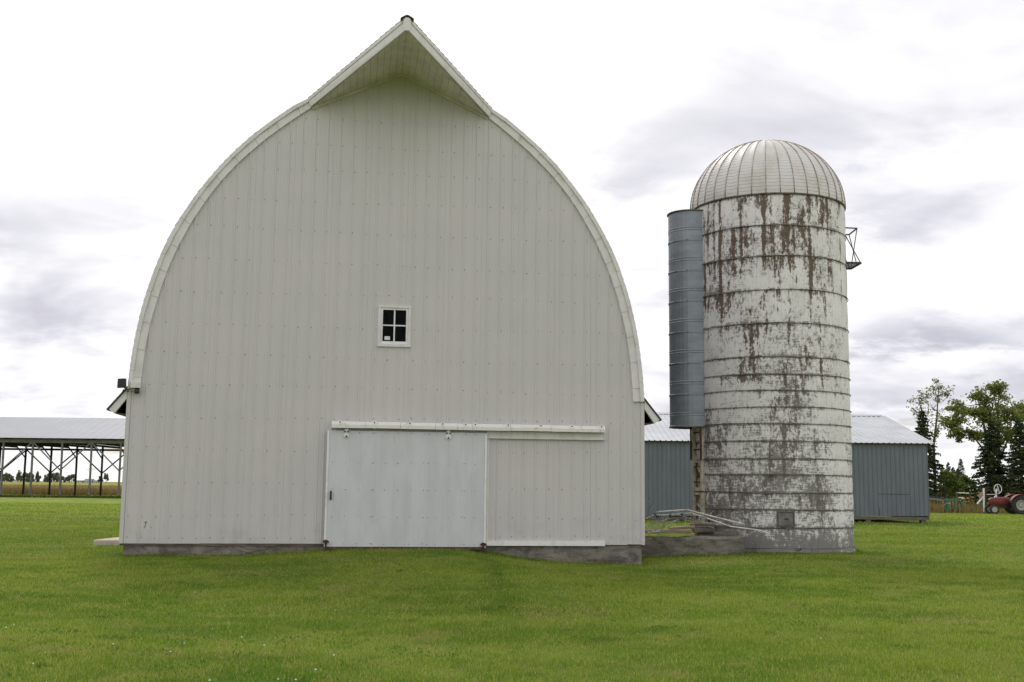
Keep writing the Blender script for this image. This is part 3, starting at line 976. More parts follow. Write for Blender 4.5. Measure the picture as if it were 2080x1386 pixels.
MB().box((-1.535, -.05, 0.36), (-1.505, -.001, 2.80)).build('door_jamb', MAT['siding'], barn)
MB().box((-1.504, -.022, 0.36), (-1.40, -.019, 2.80)).build('jamb_board', MAT['siding'], barn)

# track cover in lengths with brackets, and the framed bay to the right
track = empty('door_track', parent=barn)
ts = [-1.355, -.62, .15, .93, 1.42, 1.75, 2.62, 3.55, 4.25, 4.787]
for a, b2 in zip(ts[:-1], ts[1:]):
    j = random.uniform(-.004, .004)
    MB().prism([(-.03, 3.025), (-.11, 3.02), (-.20, 2.945), (-.205, 2.872), (-.185, 2.872), (-.03, 2.90)], a + .003, b2 - .003, 'x').build('track_cover', MAT['track'], track).location.z = j
for u in [-1.17, -.42, .36, 1.09, 1.60, 1.82, 2.56, 3.31, 4.02, 4.70]:
    m_ = MB(); m_.prism([(-.115, 3.03), (-.208, 2.955), (-.213, 2.87), (-.206, 2.87), (-.201, 2.95), (-.112, 3.022)], u - .035, u + .035, 'x')
    br = m_.build('track_bracket', MAT['track'], track)
    MB().lathe([(.016, 0), (.016, -.012), (.0001, -.014)], 8, 'y', (u, -.172, 3.0)).build('bolt', MAT['dark'], br)
MB().box((2.09, -.05, 2.735), (4.787, -.002, 2.868)).build('header_board', MAT['trim'], barn)
MB().box((2.09, -.075, 2.70), (4.80, -.004, 2.733)).build('header_drip', MAT['trim'], barn)
MB().box((4.789, -.06, 2.72), (4.812, -.002, 3.03)).build('header_end', MAT['trim'], barn)
MB().box((2.11, -.032, 0.43), (2.155, -.002, 2.70)).build('bay_trim', MAT['trim'], barn)
MB().box((2.115, -.05, 0.325), (4.81, -.004, 0.428)).build('bay_sill', MAT['white'], barn)
for u, z in ((-1.40, .40), (2.04, .35)):
    g = MB(); g.box((u - .02, -.16, 0.05), (u + .02, -.125, z)); g.prism([(u - .075, z - .01), (u + .075, z - .01), (u + .06, z + .025), (u + .02, z + .045), (u - .02, z + .05), (u - .065, z + .02)], -.20, -.125)
    g.build('door_guide', MAT['rust'], barn, bevel=0.004)
# scrape and dents low on the left of the wall
sc_ = MB(); sc_.prism([(-5.245, .80), (-5.195, .815), (-5.19, .785), (-5.21, .765), (-5.215, .705), (-5.24, .66), (-5.25, .68), (-5.228, .72), (-5.222, .775)], -.006, -.001)
sc_.prism([(-5.12, .70), (-5.06, .69), (-5.05, .68), (-5.11, .685)], -.006, -.001)
sc_.build('scrape', MAT['screw'], barn)

# security light
sl = empty('security_light', BARN + Matrix.Rotation(BYAW, 3, 'Z') @ Vector((-5.55, -0.06, 3.72)), BYAW)
tag(sl, 'black floodlight and cream junction box at the barn\'s left eave', 'light')
b_ = MB(); b_.box((-.11, -.09, -.065), (.10, .0, .07)); b_.build('junction_box', MAT['trim'], sl, bevel=.01)
b_ = MB(); b_.lathe([(.0001, -.19), (.045, -.185), (.055, -.15), (.05, -.10), (.06, -.066)], 12, 'z', (.03, -.055, 0)); b_.build('motion_sensor', MAT['dark'], sl)
b_ = MB(); b_.tube([(-.10, -.05, -.08), (-.17, -.06, -.10), (-.24, -.07, -.06), (-.25, -.08, 0)], .014, 6); b_.build('bracket_arm', MAT['dark'], sl)
b_ = MB(); b_.prism([(-.36, -.08), (-.18, -.065), (-.19, .13), (-.355, .12)], -.20, -.10); b_.build('lamp_head', MAT['dark'], sl, bevel=.012)
b_ = MB(); b_.tube([(-.24, -.08, -.10), (-.28, -.08, -.19), (-.31, -.07, -.24)], .012, 6); b_.build('spare_arm', MAT['dark'], sl)

# pale slab beside the barn
st = MB(); st.prism([(-10.75, 29.0), (-9.2, 29.1), (-9.1, 31.2), (-10.6, 31.3)], -0.1, 0.16, 'z')
tag(st.build('concrete_step', MAT['slab'], bevel=.04), 'small pale concrete slab at the barn\'s left side', 'slab')

# ------------------------------------------------------------------ silo
silo = empty('silo', SILO)
tag(silo, 'tall round silo with flaking whitewash, steel hoops and ribbed metal dome', 'silo')
HOOPS = [8.56, 7.736, 6.833, 5.942, 5.059, 4.603, 4.18, 3.744, 3.317, 2.867, 2.411, 2.002, 1.544, 1.107, 0.65, 0.126]
ZT = 9.43
NS = 120


def silo_wall():
    levels = [ZT] + HOOPS + [-0.3]
    verts, faces, drip = [], [], []
    for a, b2 in zip(levels[:-1], levels[1:]):
        i = len(verts)
        m_ = 5
        for k in range(m_ + 1):
            t = k / m_
            z = a + (b2 - a) * t
            for q in range(NS):
                th = 2 * math.pi * q / NS
                r = SR + 0.010 * math.sin(math.pi * t) + 0.006 * math.sin(th * 7 + a * 3) + (0.03 if a <= 0.13 else 0)
                verts.append((r * math.cos(th), r * math.sin(th), z)); drip.append(t)
        for k in range(m_):
            for q in range(NS):
                q2 = (q + 1) % NS
                faces.append((i + k * NS + q, i + (k + 1) * NS + q, i + (k + 1) * NS + q2, i + k * NS + q2))
    me = bpy.data.meshes.new('silo_wall')
    me.from_pydata(verts, [], faces)
    at = me.attributes.new('drip', 'FLOAT', 'POINT')
    at.data.foreach_set('value', drip)
    me.polygons.foreach_set('use_smooth', [True] * len(me.polygons))
    me.materials.append(MAT['silo'])
    link('silo_wall', me, silo)


silo_wall()
for k, z in enumerate(HOOPS):
    hp = MB()
    ph = random.uniform(0, 6.28)
    hp.tube([((SR + .026) * math.cos(t), (SR + .026) * math.sin(t), z + .008 * math.sin(t * 3 + ph)) for t in np.linspace(0, 2 * math.pi, 72, endpoint=False)], 0.010, 6, closed=True)
    ho = hp.build('hoop', MAT['hoop'], silo, smooth=True)
    a = [4.55, 5.1, 4.75, 4.62, 4.9, 4.5][k % 6] + random.uniform(-.25, .25)
    lug = MB()
    c = Vector((math.cos(a), math.sin(a), 0)); t = Vector((-math.sin(a), math.cos(a), 0))
    p = c * (SR + .035) + Vector((0, 0, z))
    lug.bar(p - t * .07, p + t * .07, .045, .05)
    lug.build('hoop_lug', MAT['hoop'], ho)
rim = MB(); rim.lathe([(SR + .01, ZT - .035), (SR + .04, ZT - .03), (SR + .045, ZT + .01), (SR + .0, ZT + .02)], NS)
rim.build('rim_flange', MAT['hoop'], silo, smooth=True)
# dome of 36 gores with pressed ribs and standing seams
dome = empty('dome', (0, 0, ZT), parent=silo)
NG = 36
HD = 2.0


def dome_pt(t, az, dr=0.0):                  # t 0 rim .. 1 crown
    a = t * math.pi / 2 * 0.985
    r = (SR + .03) * math.cos(a) + dr * math.cos(a); z = HD * math.sin(a) + dr * math.sin(a)
    return Vector((r * math.cos(az), r * math.sin(az), z + 0.01))


gm = MB()
NR = 30
w = math.pi / NG
for k in range(NR):
    for f, dr in ((0.0, 0.0), (0.78, 0.003), (0.89, -0.008)):
        t = (k + f) / NR * 0.99
        lift = 0.012 * (0.3 + t) * (1 - t)                 # pressed ribs bow down towards the middle of each gore
        row = [dome_pt(t, -w, 0.0), dome_pt(max(t - lift, 0.0) if k or f else 0.0, 0.0, dr - .012), dome_pt(t, w, 0.0)]
        row[0] = dome_pt(t, -w, dr); row[2] = dome_pt(t, w, dr)
        i = len(gm.v); gm.v += [tuple(p) for p in row]
        if k or f:
            for q in range(2): gm.f.append((i - 3 + q, i - 3 + q + 1, i + q + 1, i + q))
gore = gm.mesh('gore_panel', MAT['dome'])
sm = MB()
sm.tube([dome_pt(t, w, .012) for t in np.linspace(0, .985, 18)], [0.012] * 17 + [.008], 5)
seam = sm.mesh('seam_rib', MAT['seam'], True)
for k in range(NG):
    g = link('gore_panel', gore, dome); g.rotation_euler = (0, 0, 2 * math.pi * k / NG + .03)
    g = link('seam_rib', seam, dome); g.rotation_euler = (0, 0, 2 * math.pi * k / NG + .03)
cp = MB(); cp.lathe([(.16, HD - .01), (.15, HD + .03), (.05, HD + .05), (.0001, HD + .05)], 20); cp.build('crown_cap', MAT['seam'], dome, smooth=True)

# steel chute on the left of the silo
chute = empty('unloading_chute', parent=silo)
CA = R(186)
cd = Vector((math.cos(CA), math.sin(CA), 0)); ct = Vector((-math.sin(CA), math.cos(CA), 0))
CR, CD = 0.60, 2.24


def chute_ring(z, grow=0.0):
    pts = []
    pts.append(cd * 1.98 + ct * (CR + grow))
    for q in range(17):
        a = math.pi / 2 - math.pi * q / 16
        pts.append(cd * (CD + (CR + grow) * math.cos(a)) + ct * (CR + grow) * math.sin(a))
    pts.append(cd * 1.98 - ct * (CR + grow))
    return [p + Vector((0, 0, z)) for p in pts]


CZ0, CZ1 = 3.285, 9.27
nsec = 7
for k in range(nsec):
    za, zb = CZ0 + (CZ1 - CZ0) * k / nsec, CZ0 + (CZ1 - CZ0) * (k + 1) / nsec
    zs = []
    L = zb - za
    for f, g in ((0, .014), (.035, .014), (.05, 0), (.34, 0), (.36, .009), (.38, 0), (.42, 0), (.44, .009), (.46, 0), (.80 + .12, 0), (1.0, 0)):
        zs.append((za + L * f, g))
    m_ = MB()
    for (z1_, g1), (z2_, g2) in zip(zs[:-1], zs[1:]):
        r1, r2 = chute_ring(z1_, g1), chute_ring(z2_, g2)
        for q in range(len(r1) - 1): m_.face(r1[q], r1[q + 1], r2[q + 1], r2[q])
    so = m_.build('chute_section', MAT['chute'], chute, smooth=False)
    b2 = MB()
    for q in (3, 6, 9, 12, 15):
        p = chute_ring(za + .02, .016)[q]; b2.box(tuple(p - Vector((.012, .012, .012))), tuple(p + Vector((.012, .012, .012))))
    b2.build('bolts', MAT['hoop'], so)
m_ = MB(); m_.tube(chute_ring(CZ1, .02), .022, 6); m_.build('chute_rim', MAT['hoop'], chute)
m_ = MB(); m_.tube(chute_ring(CZ0, .01), .016, 6); m_.build('chute_rim', MAT['hoop'], chute)

# silo doors below the chute: a column of frames standing on the left flank
col_ = empty('door_column', parent=silo)
ca2 = R(192)
for k, (za, zb) in enumerate(((2.40, 3.32), (1.56, 2.38), (0.66, 1.52))):
    def Q(t, d, z):
        return Vector((math.cos(ca2), math.sin(ca2), 0)) * (SR + d) + Vector((-math.sin(ca2), math.cos(ca2), 0)) * t + Vector((0, 0, z))
    fr_ = MB()
    wd = .33
    for a_, b3 in ((-wd, -wd + .10), (wd - .10, wd)):
        fr_.hexa([Q(a_, -.12, za), Q(b3, -.12, za), Q(b3, .07, za), Q(a_, .07, za), Q(a_, -.12, zb), Q(b3, -.12, zb), Q(b3, .07, zb), Q(a_, .07, zb)])
    for z_, z2_ in ((za, za + .10), (zb - .06, zb)):
        fr_.hexa([Q(-wd + .101, -.12, z_), Q(wd - .101, -.12, z_), Q(wd - .101, .06, z_), Q(-wd + .101, .06, z_), Q(-wd + .101, -.12, z2_), Q(wd - .101, -.12, z2_), Q(wd - .101, .06, z2_), Q(-wd + .101, .06, z2_)])
    fo = fr_.build('door_frame', MAT['cream'], col_)
    pn = MB()
    mt = MAT['brownwood'] if k < 2 else MAT['dark']
    pn.hexa([Q(-wd + .1, -.05, za + .1), Q(wd - .1, -.05, za + .1), Q(wd - .1, .0, za + .1), Q(-wd + .1, .0, za + .1), Q(-wd + .1, -.05, zb - .06), Q(wd - .1, -.05, zb - .06), Q(wd - .1, .0, zb - .06), Q(-wd + .1, .0, zb - .06)])
    pn.build('silo_door', mt, fo)
    if k < 2:
        for f in (.3, .8):
            zz_ = za + (zb - za) * f
            rg = MB(); rg.bar(Q(-wd + .1, .05, zz_), Q(wd - .1, .05, zz_), .03, .03); rg.build('rung', MAT['rust'], fo)
for t_ in (-.36, .36):
    p_ = Vector((math.cos(ca2), math.sin(ca2), 0)) * (SR + .09) + Vector((-math.sin(ca2), math.cos(ca2), 0)) * t_
    MB().bar(p_ + Vector((0, 0, 2.40)), p_ + Vector((0, 0, 3.32)), .03, .05).build('chute_leg', MAT['rust'], chute)
# hatch low on the front
ht = empty('feed_hatch', parent=silo)
ha = math.atan2(-SILO.y, -SILO.x) + 0.155


def HQ(t, d, z):
    return Vector((math.cos(ha), math.sin(ha), 0)) * (SR + d) + Vector((-math.sin(ha), math.cos(ha), 0)) * t + Vector((0, 0, z))


m_ = MB(); m_.hexa([HQ(-.19, -.05, .72), HQ(.19, -.05, .72), HQ(.19, .035, .72), HQ(-.19, .035, .72), HQ(-.19, -.05, 1.05), HQ(.19, -.05, 1.05), HQ(.19, .035, 1.05), HQ(-.19, .035, 1.05)])
m_.build('hatch_door', MAT['hatch'], ht, bevel=.006)
for a_ in ((-.225, -.192, .69, 1.08), (.192, .215, .69, 1.08), (-.19, .19, .685, .718), (-.19, .19, 1.052, 1.075)):
    m_ = MB(); m_.hexa([HQ(a_[0], -.05, a_[2]), HQ(a_[1], -.05, a_[2]), HQ(a_[1], .06, a_[2]), HQ(a_[0], .06, a_[2]), HQ(a_[0], -.05, a_[3]), HQ(a_[1], -.05, a_[3]), HQ(a_[1], .06, a_[3]), HQ(a_[0], .06, a_[3])])
    m_.build('hatch_frame', MAT['oldwood'], ht)
m_ = MB(); m_.bar(HQ(-.04, .05, .885), HQ(.06, .05, .885), .02, .02); m_.build('hatch_latch', MAT['dark'], ht)
# climbing platform on the right, seen from below
pf = empty('climbing_platform', parent=silo)
pa = R(2)
pr = Vector((math.cos(pa), math.sin(pa), 0)); pt_ = Vector((-math.sin(pa), math.cos(pa), 0))
PQ = lambda r, t, z: pr * r + pt_ * t + Vector((0, 0, z))
zf_, zr_ = 7.93, 8.93
m_ = MB()
for a_, b3 in (((2.0, -.42), (2.52, -.42)), ((2.52, -.42), (2.52, .42)), ((2.52, .42), (2.0, .42))):
    m_.bar(PQ(*a_, zf_), PQ(*b3, zf_), .045, .05)
m_.build('floor_frame', MAT['frame_dark'], pf)
for k in range(6):
    r_ = 2.10 + k * .075
    MB().bar(PQ(r_, -.40, zf_), PQ(r_, .40, zf_), .035, .02).build('floor_slat', MAT['frame_dark'], pf)
for a_, b3 in (((2.0, -.42), (2.46, -.36)), ((2.46, -.36), (2.50, .42)), ((2.50, .42), (2.0, .42))):
    MB().bar(PQ(*a_, zr_), PQ(*b3, zr_), .032, .032).build('guard_rail', MAT['frame_dark'], pf)
for a_, b3 in (((2.05, -.40, zr_ - .1), (2.52, -.40, zf_)), ((2.46, -.36, zr_), (2.52, .40, zf_)), ((2.50, .42, zr_), (2.52, -.1, zf_)), ((2.05, .42, zr_), (2.5, .42, zf_))):
    MB().bar(PQ(*a_), PQ(*b3), .02, .02).build('brace', MAT['frame_dark'], pf)

# ------------------------------------------------------------------ concrete wall, planks and fallen antenna between barn and silo
def rough_block(x0, x1, ya, yb, h0, h1, amp, nx=26, ny=5, nz=7):
    """Weathered cast block: all six faces gridded and pushed in and out, corners worn round."""
    m = MB()
    def P(i, j, k):
        fx, fy, fz = i / nx, j / ny, k / nz
        h = h0 + (h1 - h0) * fx
        x = x0 + (x1 - x0) * fx; y = ya + (yb - ya) * fy - .25 * fx * 0.9; z = -.2 + (h + .2) * fz
        e = (.5 - fy) * 2
        n = math.sin(x * 7.1 + z * 9) * math.sin(z * 13 + x * 3.3) + .7 * math.sin(x * 17 + 1.3) * math.sin(z * 21 + y * 5)
        y -= e * amp * n
        z += amp * fz * (math.sin(x * 5.7) + .6 * math.sin(x * 13.1 + y * 8)) - (.05 if fz > .95 and (fy < .1 or fy > .9) else 0)
        if fx > .97: x += amp * 1.5 * n - .06 * (fz ** 3)
        return (x, y, z)
    for i in range(nx):
        for k in range(nz):
            m.face(P(i, 0, k), P(i + 1, 0, k), P(i + 1, 0, k + 1), P(i, 0, k + 1))
            m.face(P(i + 1, ny, k), P(i, ny, k), P(i, ny, k + 1), P(i + 1, ny, k + 1))
        for j in range(ny):
            m.face(P(i, j, nz), P(i + 1, j, nz), P(i + 1, j + 1, nz), P(i, j + 1, nz))
    for j in range(ny):
        for k in range(nz):
            m.face(P(nx, j, k), P(nx, j + 1, k), P(nx, j + 1, k + 1), P(nx, j, k + 1))
            m.face(P(0, j + 1, k), P(0, j, k), P(0, j, k + 1), P(0, j + 1, k + 1))
    return m


lw = rough_block(3.0, 5.80, 28.0, 28.48, .40, .47, .009)
tag(lw.build('concrete_wall', MAT['lowwall']), 'low dark mossy concrete wall between barn corner and silo', 'wall')
bk = MB(); bk.box((4.85, 28.85, -.2), (5.9, 29.6, .50))
bk.box((4.70, 28.75, .502), (5.25, 29.3, .66))
tag(bk.build('feed_bunk', MAT['lowwall'], bevel=.04), 'dark concrete block under the silo doors', 'block')
bk = MB(); bk.hexa([(4.65, 28.75, .665), (5.15, 28.65, .70), (5.15, 28.9, .70), (4.65, 29.0, .665), (4.65, 28.75, .73), (5.15, 28.65, .765), (5.15, 28.9, .765), (4.65, 29.0, .73)])
tag(bk.build('plank', MAT['oldwood'], bevel=.01), 'grey board end resting on the dark block below the silo doors', 'board')
pl = MB(); pl.hexa([(3.0, 28.04, .50), (4.55, 27.98, .52), (4.6, 28.42, .52), (3.0, 28.46, .50), (3.0, 28.04, .58), (4.55, 27.98, .60), (4.6, 28.42, .60), (3.0, 28.46, .58)])
tag(pl.build('plank', MAT['plank'], bevel=.015), 'flat weathered board lying on the low concrete wall', 'board')
pl = MB(); pl.hexa([(4.0, 28.06, .60), (4.62, 28.0, .64), (4.66, 28.2, .64), (4.0, 28.3, .60), (4.0, 28.06, .66), (4.6, 28.0, .71), (4.64, 28.2, .71), (4.0, 28.3, .66)])
tag(pl.build('plank', MAT['plank'], bevel=.02), 'short split board on top of the flat board', 'board')

ant = empty('fallen_antenna', (4.6, 27.7, 0.5))
tag(ant, 'collapsed tangle of bent white tubes and thin rods beside the silo', 'antenna')


def AT(px, py, Y):
    return survey(px, py, Y) - Vector((4.6, 27.7, 0.5))


def poly_tube(pts, r, m, name):
    MB().tube([AT(*p) for p in pts], r, 6).build(name, m, ant)


poly_tube([(1334, 1040, 27.9), (1388, 1036, 27.8), (1397, 1036, 27.75), (1450, 1050, 27.6), (1512, 1065, 27.5)], .018, MAT['alu'], 'boom')
poly_tube([(1312, 1053, 28.1), (1328, 1047, 28.0), (1360, 1046, 27.9), (1404, 1042, 27.75), (1445, 1056, 27.6), (1485, 1070, 27.45), (1525, 1075, 27.4), (1545, 1078, 27.35), (1560, 1084, 27.3)], .018, MAT['alu'], 'boom')
poly_tube([(1316, 1082, 27.7), (1344, 1079, 27.6)], .022, MAT['alu'], 'boom')
for a_, b3 in (((1330, 1048), (1318, 1070)), ((1336, 1050), (1321, 1072)), ((1345, 1056), (1332, 1076)), ((1349, 1060), (1345, 1080)), ((1338, 1054), (1326, 1076)),
               ((1375, 1056), (1350, 1074)), ((1376, 1056), (1380, 1066)), ((1393, 1048), (1392, 1066)), ((1324, 1024), (1316, 1038)), ((1329, 1026), (1318, 1042)),
               ((1332, 1030), (1322, 1046)), ((1313, 1016), (1320, 1019)), ((1390, 1057), (1470, 1067)), ((1470, 1067), (1540, 1078)), ((1416, 1023), (1432, 1046)), ((1420, 1025), (1428, 1038)),
               ((1366, 1042), (1408, 1056)), ((1372, 1040), (1440, 1052)), ((1330, 1072), (1344, 1077)), ((1322, 1080), (1344, 1087)), ((1326, 1066), (1318, 1076)), ((1440, 1046), (1520, 1072))):
    Y = random.uniform(27.5, 28.0)
    MB().tube([AT(*a_, Y), AT(*b3, Y + random.uniform(-.25, .25))], .0085, 5).build('rod', MAT['rod'], ant)
for k in range(34):
    px, py = random.uniform(1316, 1352), random.uniform(1048, 1084)
    if k > 22: px, py = random.uniform(1350, 1500), random.uniform(1046, 1066)
    L_, an = random.uniform(10, 30), random.choice((R(115), R(60), R(20), R(-15), R(10))) + random.uniform(-.2, .2)
    Y = random.uniform(27.5, 28.1)
    MB().tube([AT(px, py, Y), AT(max(px + L_ * math.cos(an), 1312), py - L_ * .8 * abs(math.sin(an)), Y + random.uniform(-.2, .2))], .0065, 4).build('rod', MAT['rod'], ant)
for p in ((1335, 1050), (1361, 1048), (1385, 1046), (1331, 1046), (1416, 1049), (1440, 1058)):
    q = AT(*p, 27.8); MB().box(tuple(q - Vector((.03, .03, .035))), tuple(q + Vector((.03, .03, .035)))).build('clamp', MAT['dark'], ant)

# ------------------------------------------------------------------ blue machine shed
shed = empty('machine_shed', (11.0, 56.0, 0))
tag(shed, 'long low slate blue metal shed with bright tin roof', 'shed')
XL, XR, YD = -9.8, 9.95, 14.0
m_ = MB()
x = XL
while x < XR - .01:
    x2 = min(x + .23, XR)
    zb = .16 + .0105 * (x - XL)
    m_.face((x, 0, zb), (x + .18, 0, zb), (x + .18, 0, 4.0), (x, 0, 4.0))
    m_.face((x + .18, 0, zb), (x + .195, -.03, zb), (x + .195, -.03, 4.0), (x + .18, 0, 4.0))
    m_.face((x + .195, -.03, zb), (x + .215, -.03, zb), (x + .215, -.03, 4.0), (x + .195, -.03, 4.0))
    m_.face((x + .215, -.03, zb), (x2, 0, zb), (x2, 0, 4.0), (x + .215, -.03, 4.0))
    x = x2
m_.build('front_wall', MAT['bluewall'], shed)
m_ = MB()
for xx in (XL, XR):
    m_.prism([(0.002, .2), (YD, .2), (YD, 4.0), (YD / 2, 5.72), (0.002, 4.0)], xx - .03, xx, 'x')
m_.build('end_wall', MAT['bluewall'], shed)
m_ = MB(); m_.box((XL, YD - .03, .2), (XR, YD, 4.0)); m_.build('rear_wall', MAT['bluewall'], shed)
for s, ya in ((1, -.25), (-1, YD + .25)):
    m_ = MB()
    x = XL - .1
    ym = YD / 2
    zl, zh = 3.97, 5.80
    while x < XR + .1:
        for (a_, da, b3, db) in ((0, 0, .20, 0), (.20, 0, .225, .035), (.225, .035, .255, .035), (.255, .035, .28, 0)):
            m_.face((x + a_, ya, zl + da), (x + b3, ya, zl + db), (x + b3, ym, zh + db), (x + a_, ym, zh + da))
        x += .28
    m_.build('roof_slope', MAT['tinroof'], shed)
m_ = MB(); m_.prism([(YD / 2 - .25, 5.765), (YD / 2, 5.85), (YD / 2 + .25, 5.765), (YD / 2, 5.88)], XL - .1, XR + .12, 'x'); m_.build('ridge_cap', MAT['tinroof'], shed)
m_ = MB(); m_.box((XL - .05, -.02, 3.88), (XR + .03, .0, 3.985)); m_.build('eave_board', MAT['oldwood'], shed)
for k in range(5):
    a_ = XL + (XR - XL) * k / 5
    b3 = XL + (XR - XL) * (k + 1) / 5
    MB().box((a_ + .01, -.03, .02 + .035 * k), (b3 - .01, .10, .15 + .042 * k)).build('skirt_beam', MAT['oldwood'], shed, bevel=.01)
for k in range(8):
    a_ = XL + .2 + (XR - XL - .5) * k / 7
    MB().box((a_ - .12, .0, -.3), (a_ + .12, .25, .2)).build('footing_block', MAT['oldwood'], shed)
m_ = MB(); m_.box((7.4, -.033, 1.42), (9.0, -.031, 1.44)); m_.box((7.45, -.033, .35), (7.47, -.031, .72)); m_.build('wall_crease', MAT['dark'], shed)

# ------------------------------------------------------------------ open pole shed on the left
psx = -49.4
pole = empty('pole_shed', (psx, 115.0, 0))
tag(pole, 'open-sided pole shed with pale metal roof left of the barn', 'shed')
SP = 3.03
xa, xb = -9 * SP, 6 * SP
for s in (0, 1):
    m_ = MB()
    x = xa - .8
    (y0, z0_), (y1, z1_) = ((-.7, 6.02), (8.5, 8.66)) if s == 0 else ((17.7, 6.02), (8.5, 8.66))
    while x < xb + .8:
        m_.face((x, y0, z0_), (x + .82, y0, z0_), (x + .82, y1, z1_), (x, y1, z1_))
        m_.face((x + .82, y0, z0_), (x + .86, y0, z0_ + .025), (x + .86, y1, z1_ + .025), (x + .82, y1, z1_))
        m_.face((x + .86, y0, z0_ + .025), (x + .91, y0, z0_), (x + .91, y1, z1_), (x + .86, y1, z1_ + .025))
        x += .91
    m_.build('roof_slope', MAT['tinroof_far'], pole)
for k in range(-9, 7):
    xk = k * SP
    lean = random.uniform(-.06, .06)
    MB().bar((xk + lean, 0, -.3), (xk, 0, 5.9), .17, .17).build('front_post', MAT['post'], pole)
    MB().bar((xk + 1.0 + lean, 17.0, -.3), (xk + 1.0, 17.0, 5.9), .19, .19).build('rear_post', MAT['post_shaded'], pole)
    MB().bar((xk, .2, 5.85), (xk, 8.5, 8.45), .12, .22).build('rafter', MAT['post_shaded'], pole)
    MB().bar((xk, 16.8, 5.85), (xk, 8.5, 8.45), .12, .22).build('rafter', MAT['post_shaded'], pole)
    MB().bar((xk, .1, 5.62), (xk, 16.9, 5.62), .10, .24).build('tie_beam', MAT['post_shaded'], pole)
    MB().bar((xk + 1.0, 17.0, 4.3), (xk + .6, 15.4, 5.6), .09, .12).build('knee_brace', MAT['post_shaded'], pole)
    if k % 2 == 0:
        for s in (-1, 1):
            if -9 <= k + s <= 6:
                MB().bar((xk + s * .1, -.13, 5.55), (xk + s * SP, -.13, 2.75), .05, .13).build('brace', MAT['post'], pole)
    else:
        for s in (-1, 1):
            if -9 <= k + s <= 6:
                MB().bar((xk + 1.0, 17.15, 5.3), (xk + 1.0 + s * SP, 17.15, 2.6), .05, .15).build('brace', MAT['post_shaded'], pole)
MB().bar((xa - .6, -.05, 5.72), (xb + .6, -.05, 5.72), .12, .34).build('front_beam', MAT['post'], pole)
MB().bar((xa - .6, -.3, 5.98), (xb + .6, -.3, 5.98), .5, .04).build('eave_soffit', MAT['post_shaded'], pole)
MB().bar((xa - .6, 17.0, 5.35), (xb + .6, 17.0, 5.35), .12, .24).build('rear_beam', MAT['post_shaded'], pole)

# ------------------------------------------------------------------ leafy things


def quads_mesh(name, pos, size, mat, flat=None, aspect=0.6):
    """One mesh of small two-triangle leaves at pos (n,3)."""
    n = len(pos)
    d = rng.normal(size=(n, 3))
    if flat is not None: d[:, 2] *= flat
    d /= np.linalg.norm(d, axis=1)[:, None]
    e = rng.normal(size=(n, 3)); e -= d * (e * d).sum(1)[:, None]; e /= np.linalg.norm(e, axis=1)[:, None]
    sz = (np.asarray(size) * rng.uniform(.6, 1.3, n))[:, None]
    a, b2 = d * sz, e * sz * aspect
    v = np.stack([pos - a, pos + b2, pos + a, pos - b2], 1).reshape(-1, 3)
    return raw_mesh(name, v, np.arange(4 * n).reshape(n, 4), mat, np.repeat(rng.uniform(0, 1, n), 4))


def raw_mesh(name, v, f, mat, rnd):
    me = bpy.data.meshes.new(name)
    n, k = f.shape
    me.vertices.add(len(v)); me.vertices.foreach_set('co', np.ascontiguousarray(v, dtype=np.float32).ravel())
    me.loops.add(n * k); me.loops.foreach_set('vertex_index', np.ascontiguousarray(f, dtype=np.int32).ravel())
    me.polygons.add(n); me.polygons.foreach_set('loop_start', np.arange(0, n * k, k, dtype=np.int32))
    at = me.attributes.new('rnd', 'FLOAT', 'POINT'); at.data.foreach_set('value', np.ascontiguousarray(rnd, dtype=np.float32))
    me.materials.append(mat)
    me.update(calc_edges=True)
    return me


def in_ball(n, c, r):
    p = rng.normal(size=(n, 3)); p /= np.linalg.norm(p, axis=1)[:, None]
    p *= (rng.uniform(0, 1, n) ** 0.45)[:, None]
    return np.asarray(c) + p * np.asarray(r)


def broadleaf(name, label, loc, clumps, per, size, mat, stems, tr=.14, group=None, sub=11):
    t = empty(name, loc)
    tag(t, label, 'tree', group)
    m_ = MB()
    for st_ in stems:
        m_.tube(st_[0], st_[1], 6)
    pos = []
    joints = [Vector(a).lerp(Vector(b2), f) for s_ in stems for a, b2 in zip(s_[0][1:-1], s_[0][2:]) for f in (0, .25, .5, .75, .97)]
    for (c, r) in clumps:
        c = np.array(c, float)
        k = max(2, int(sub))
        cs = in_ball(k, c, np.array(r) * .95)
        for q in cs:
            rr = np.array(r) * rng.uniform(.13, .32)
            m = int(per / k)
            pos.append(q + rng.normal(size=(m, 3)) * rr * np.array([1, 1, .8]))
            base = min(joints, key=lambda v: (v - Vector(q)).length + (1.5 if v.z > q[2] else 0))
            mid = (Vector(base) + Vector(q)) / 2 + Vector((0, 0, -.15))
            m_.tube([base, mid, q], [tr * .2, tr * .13, tr * .06], 4, cap=False)
    m_.build('trunk', MAT['bark'], t)
    link('crown', quads_mesh('crown', np.vstack(pos), size, mat), t)
    return t


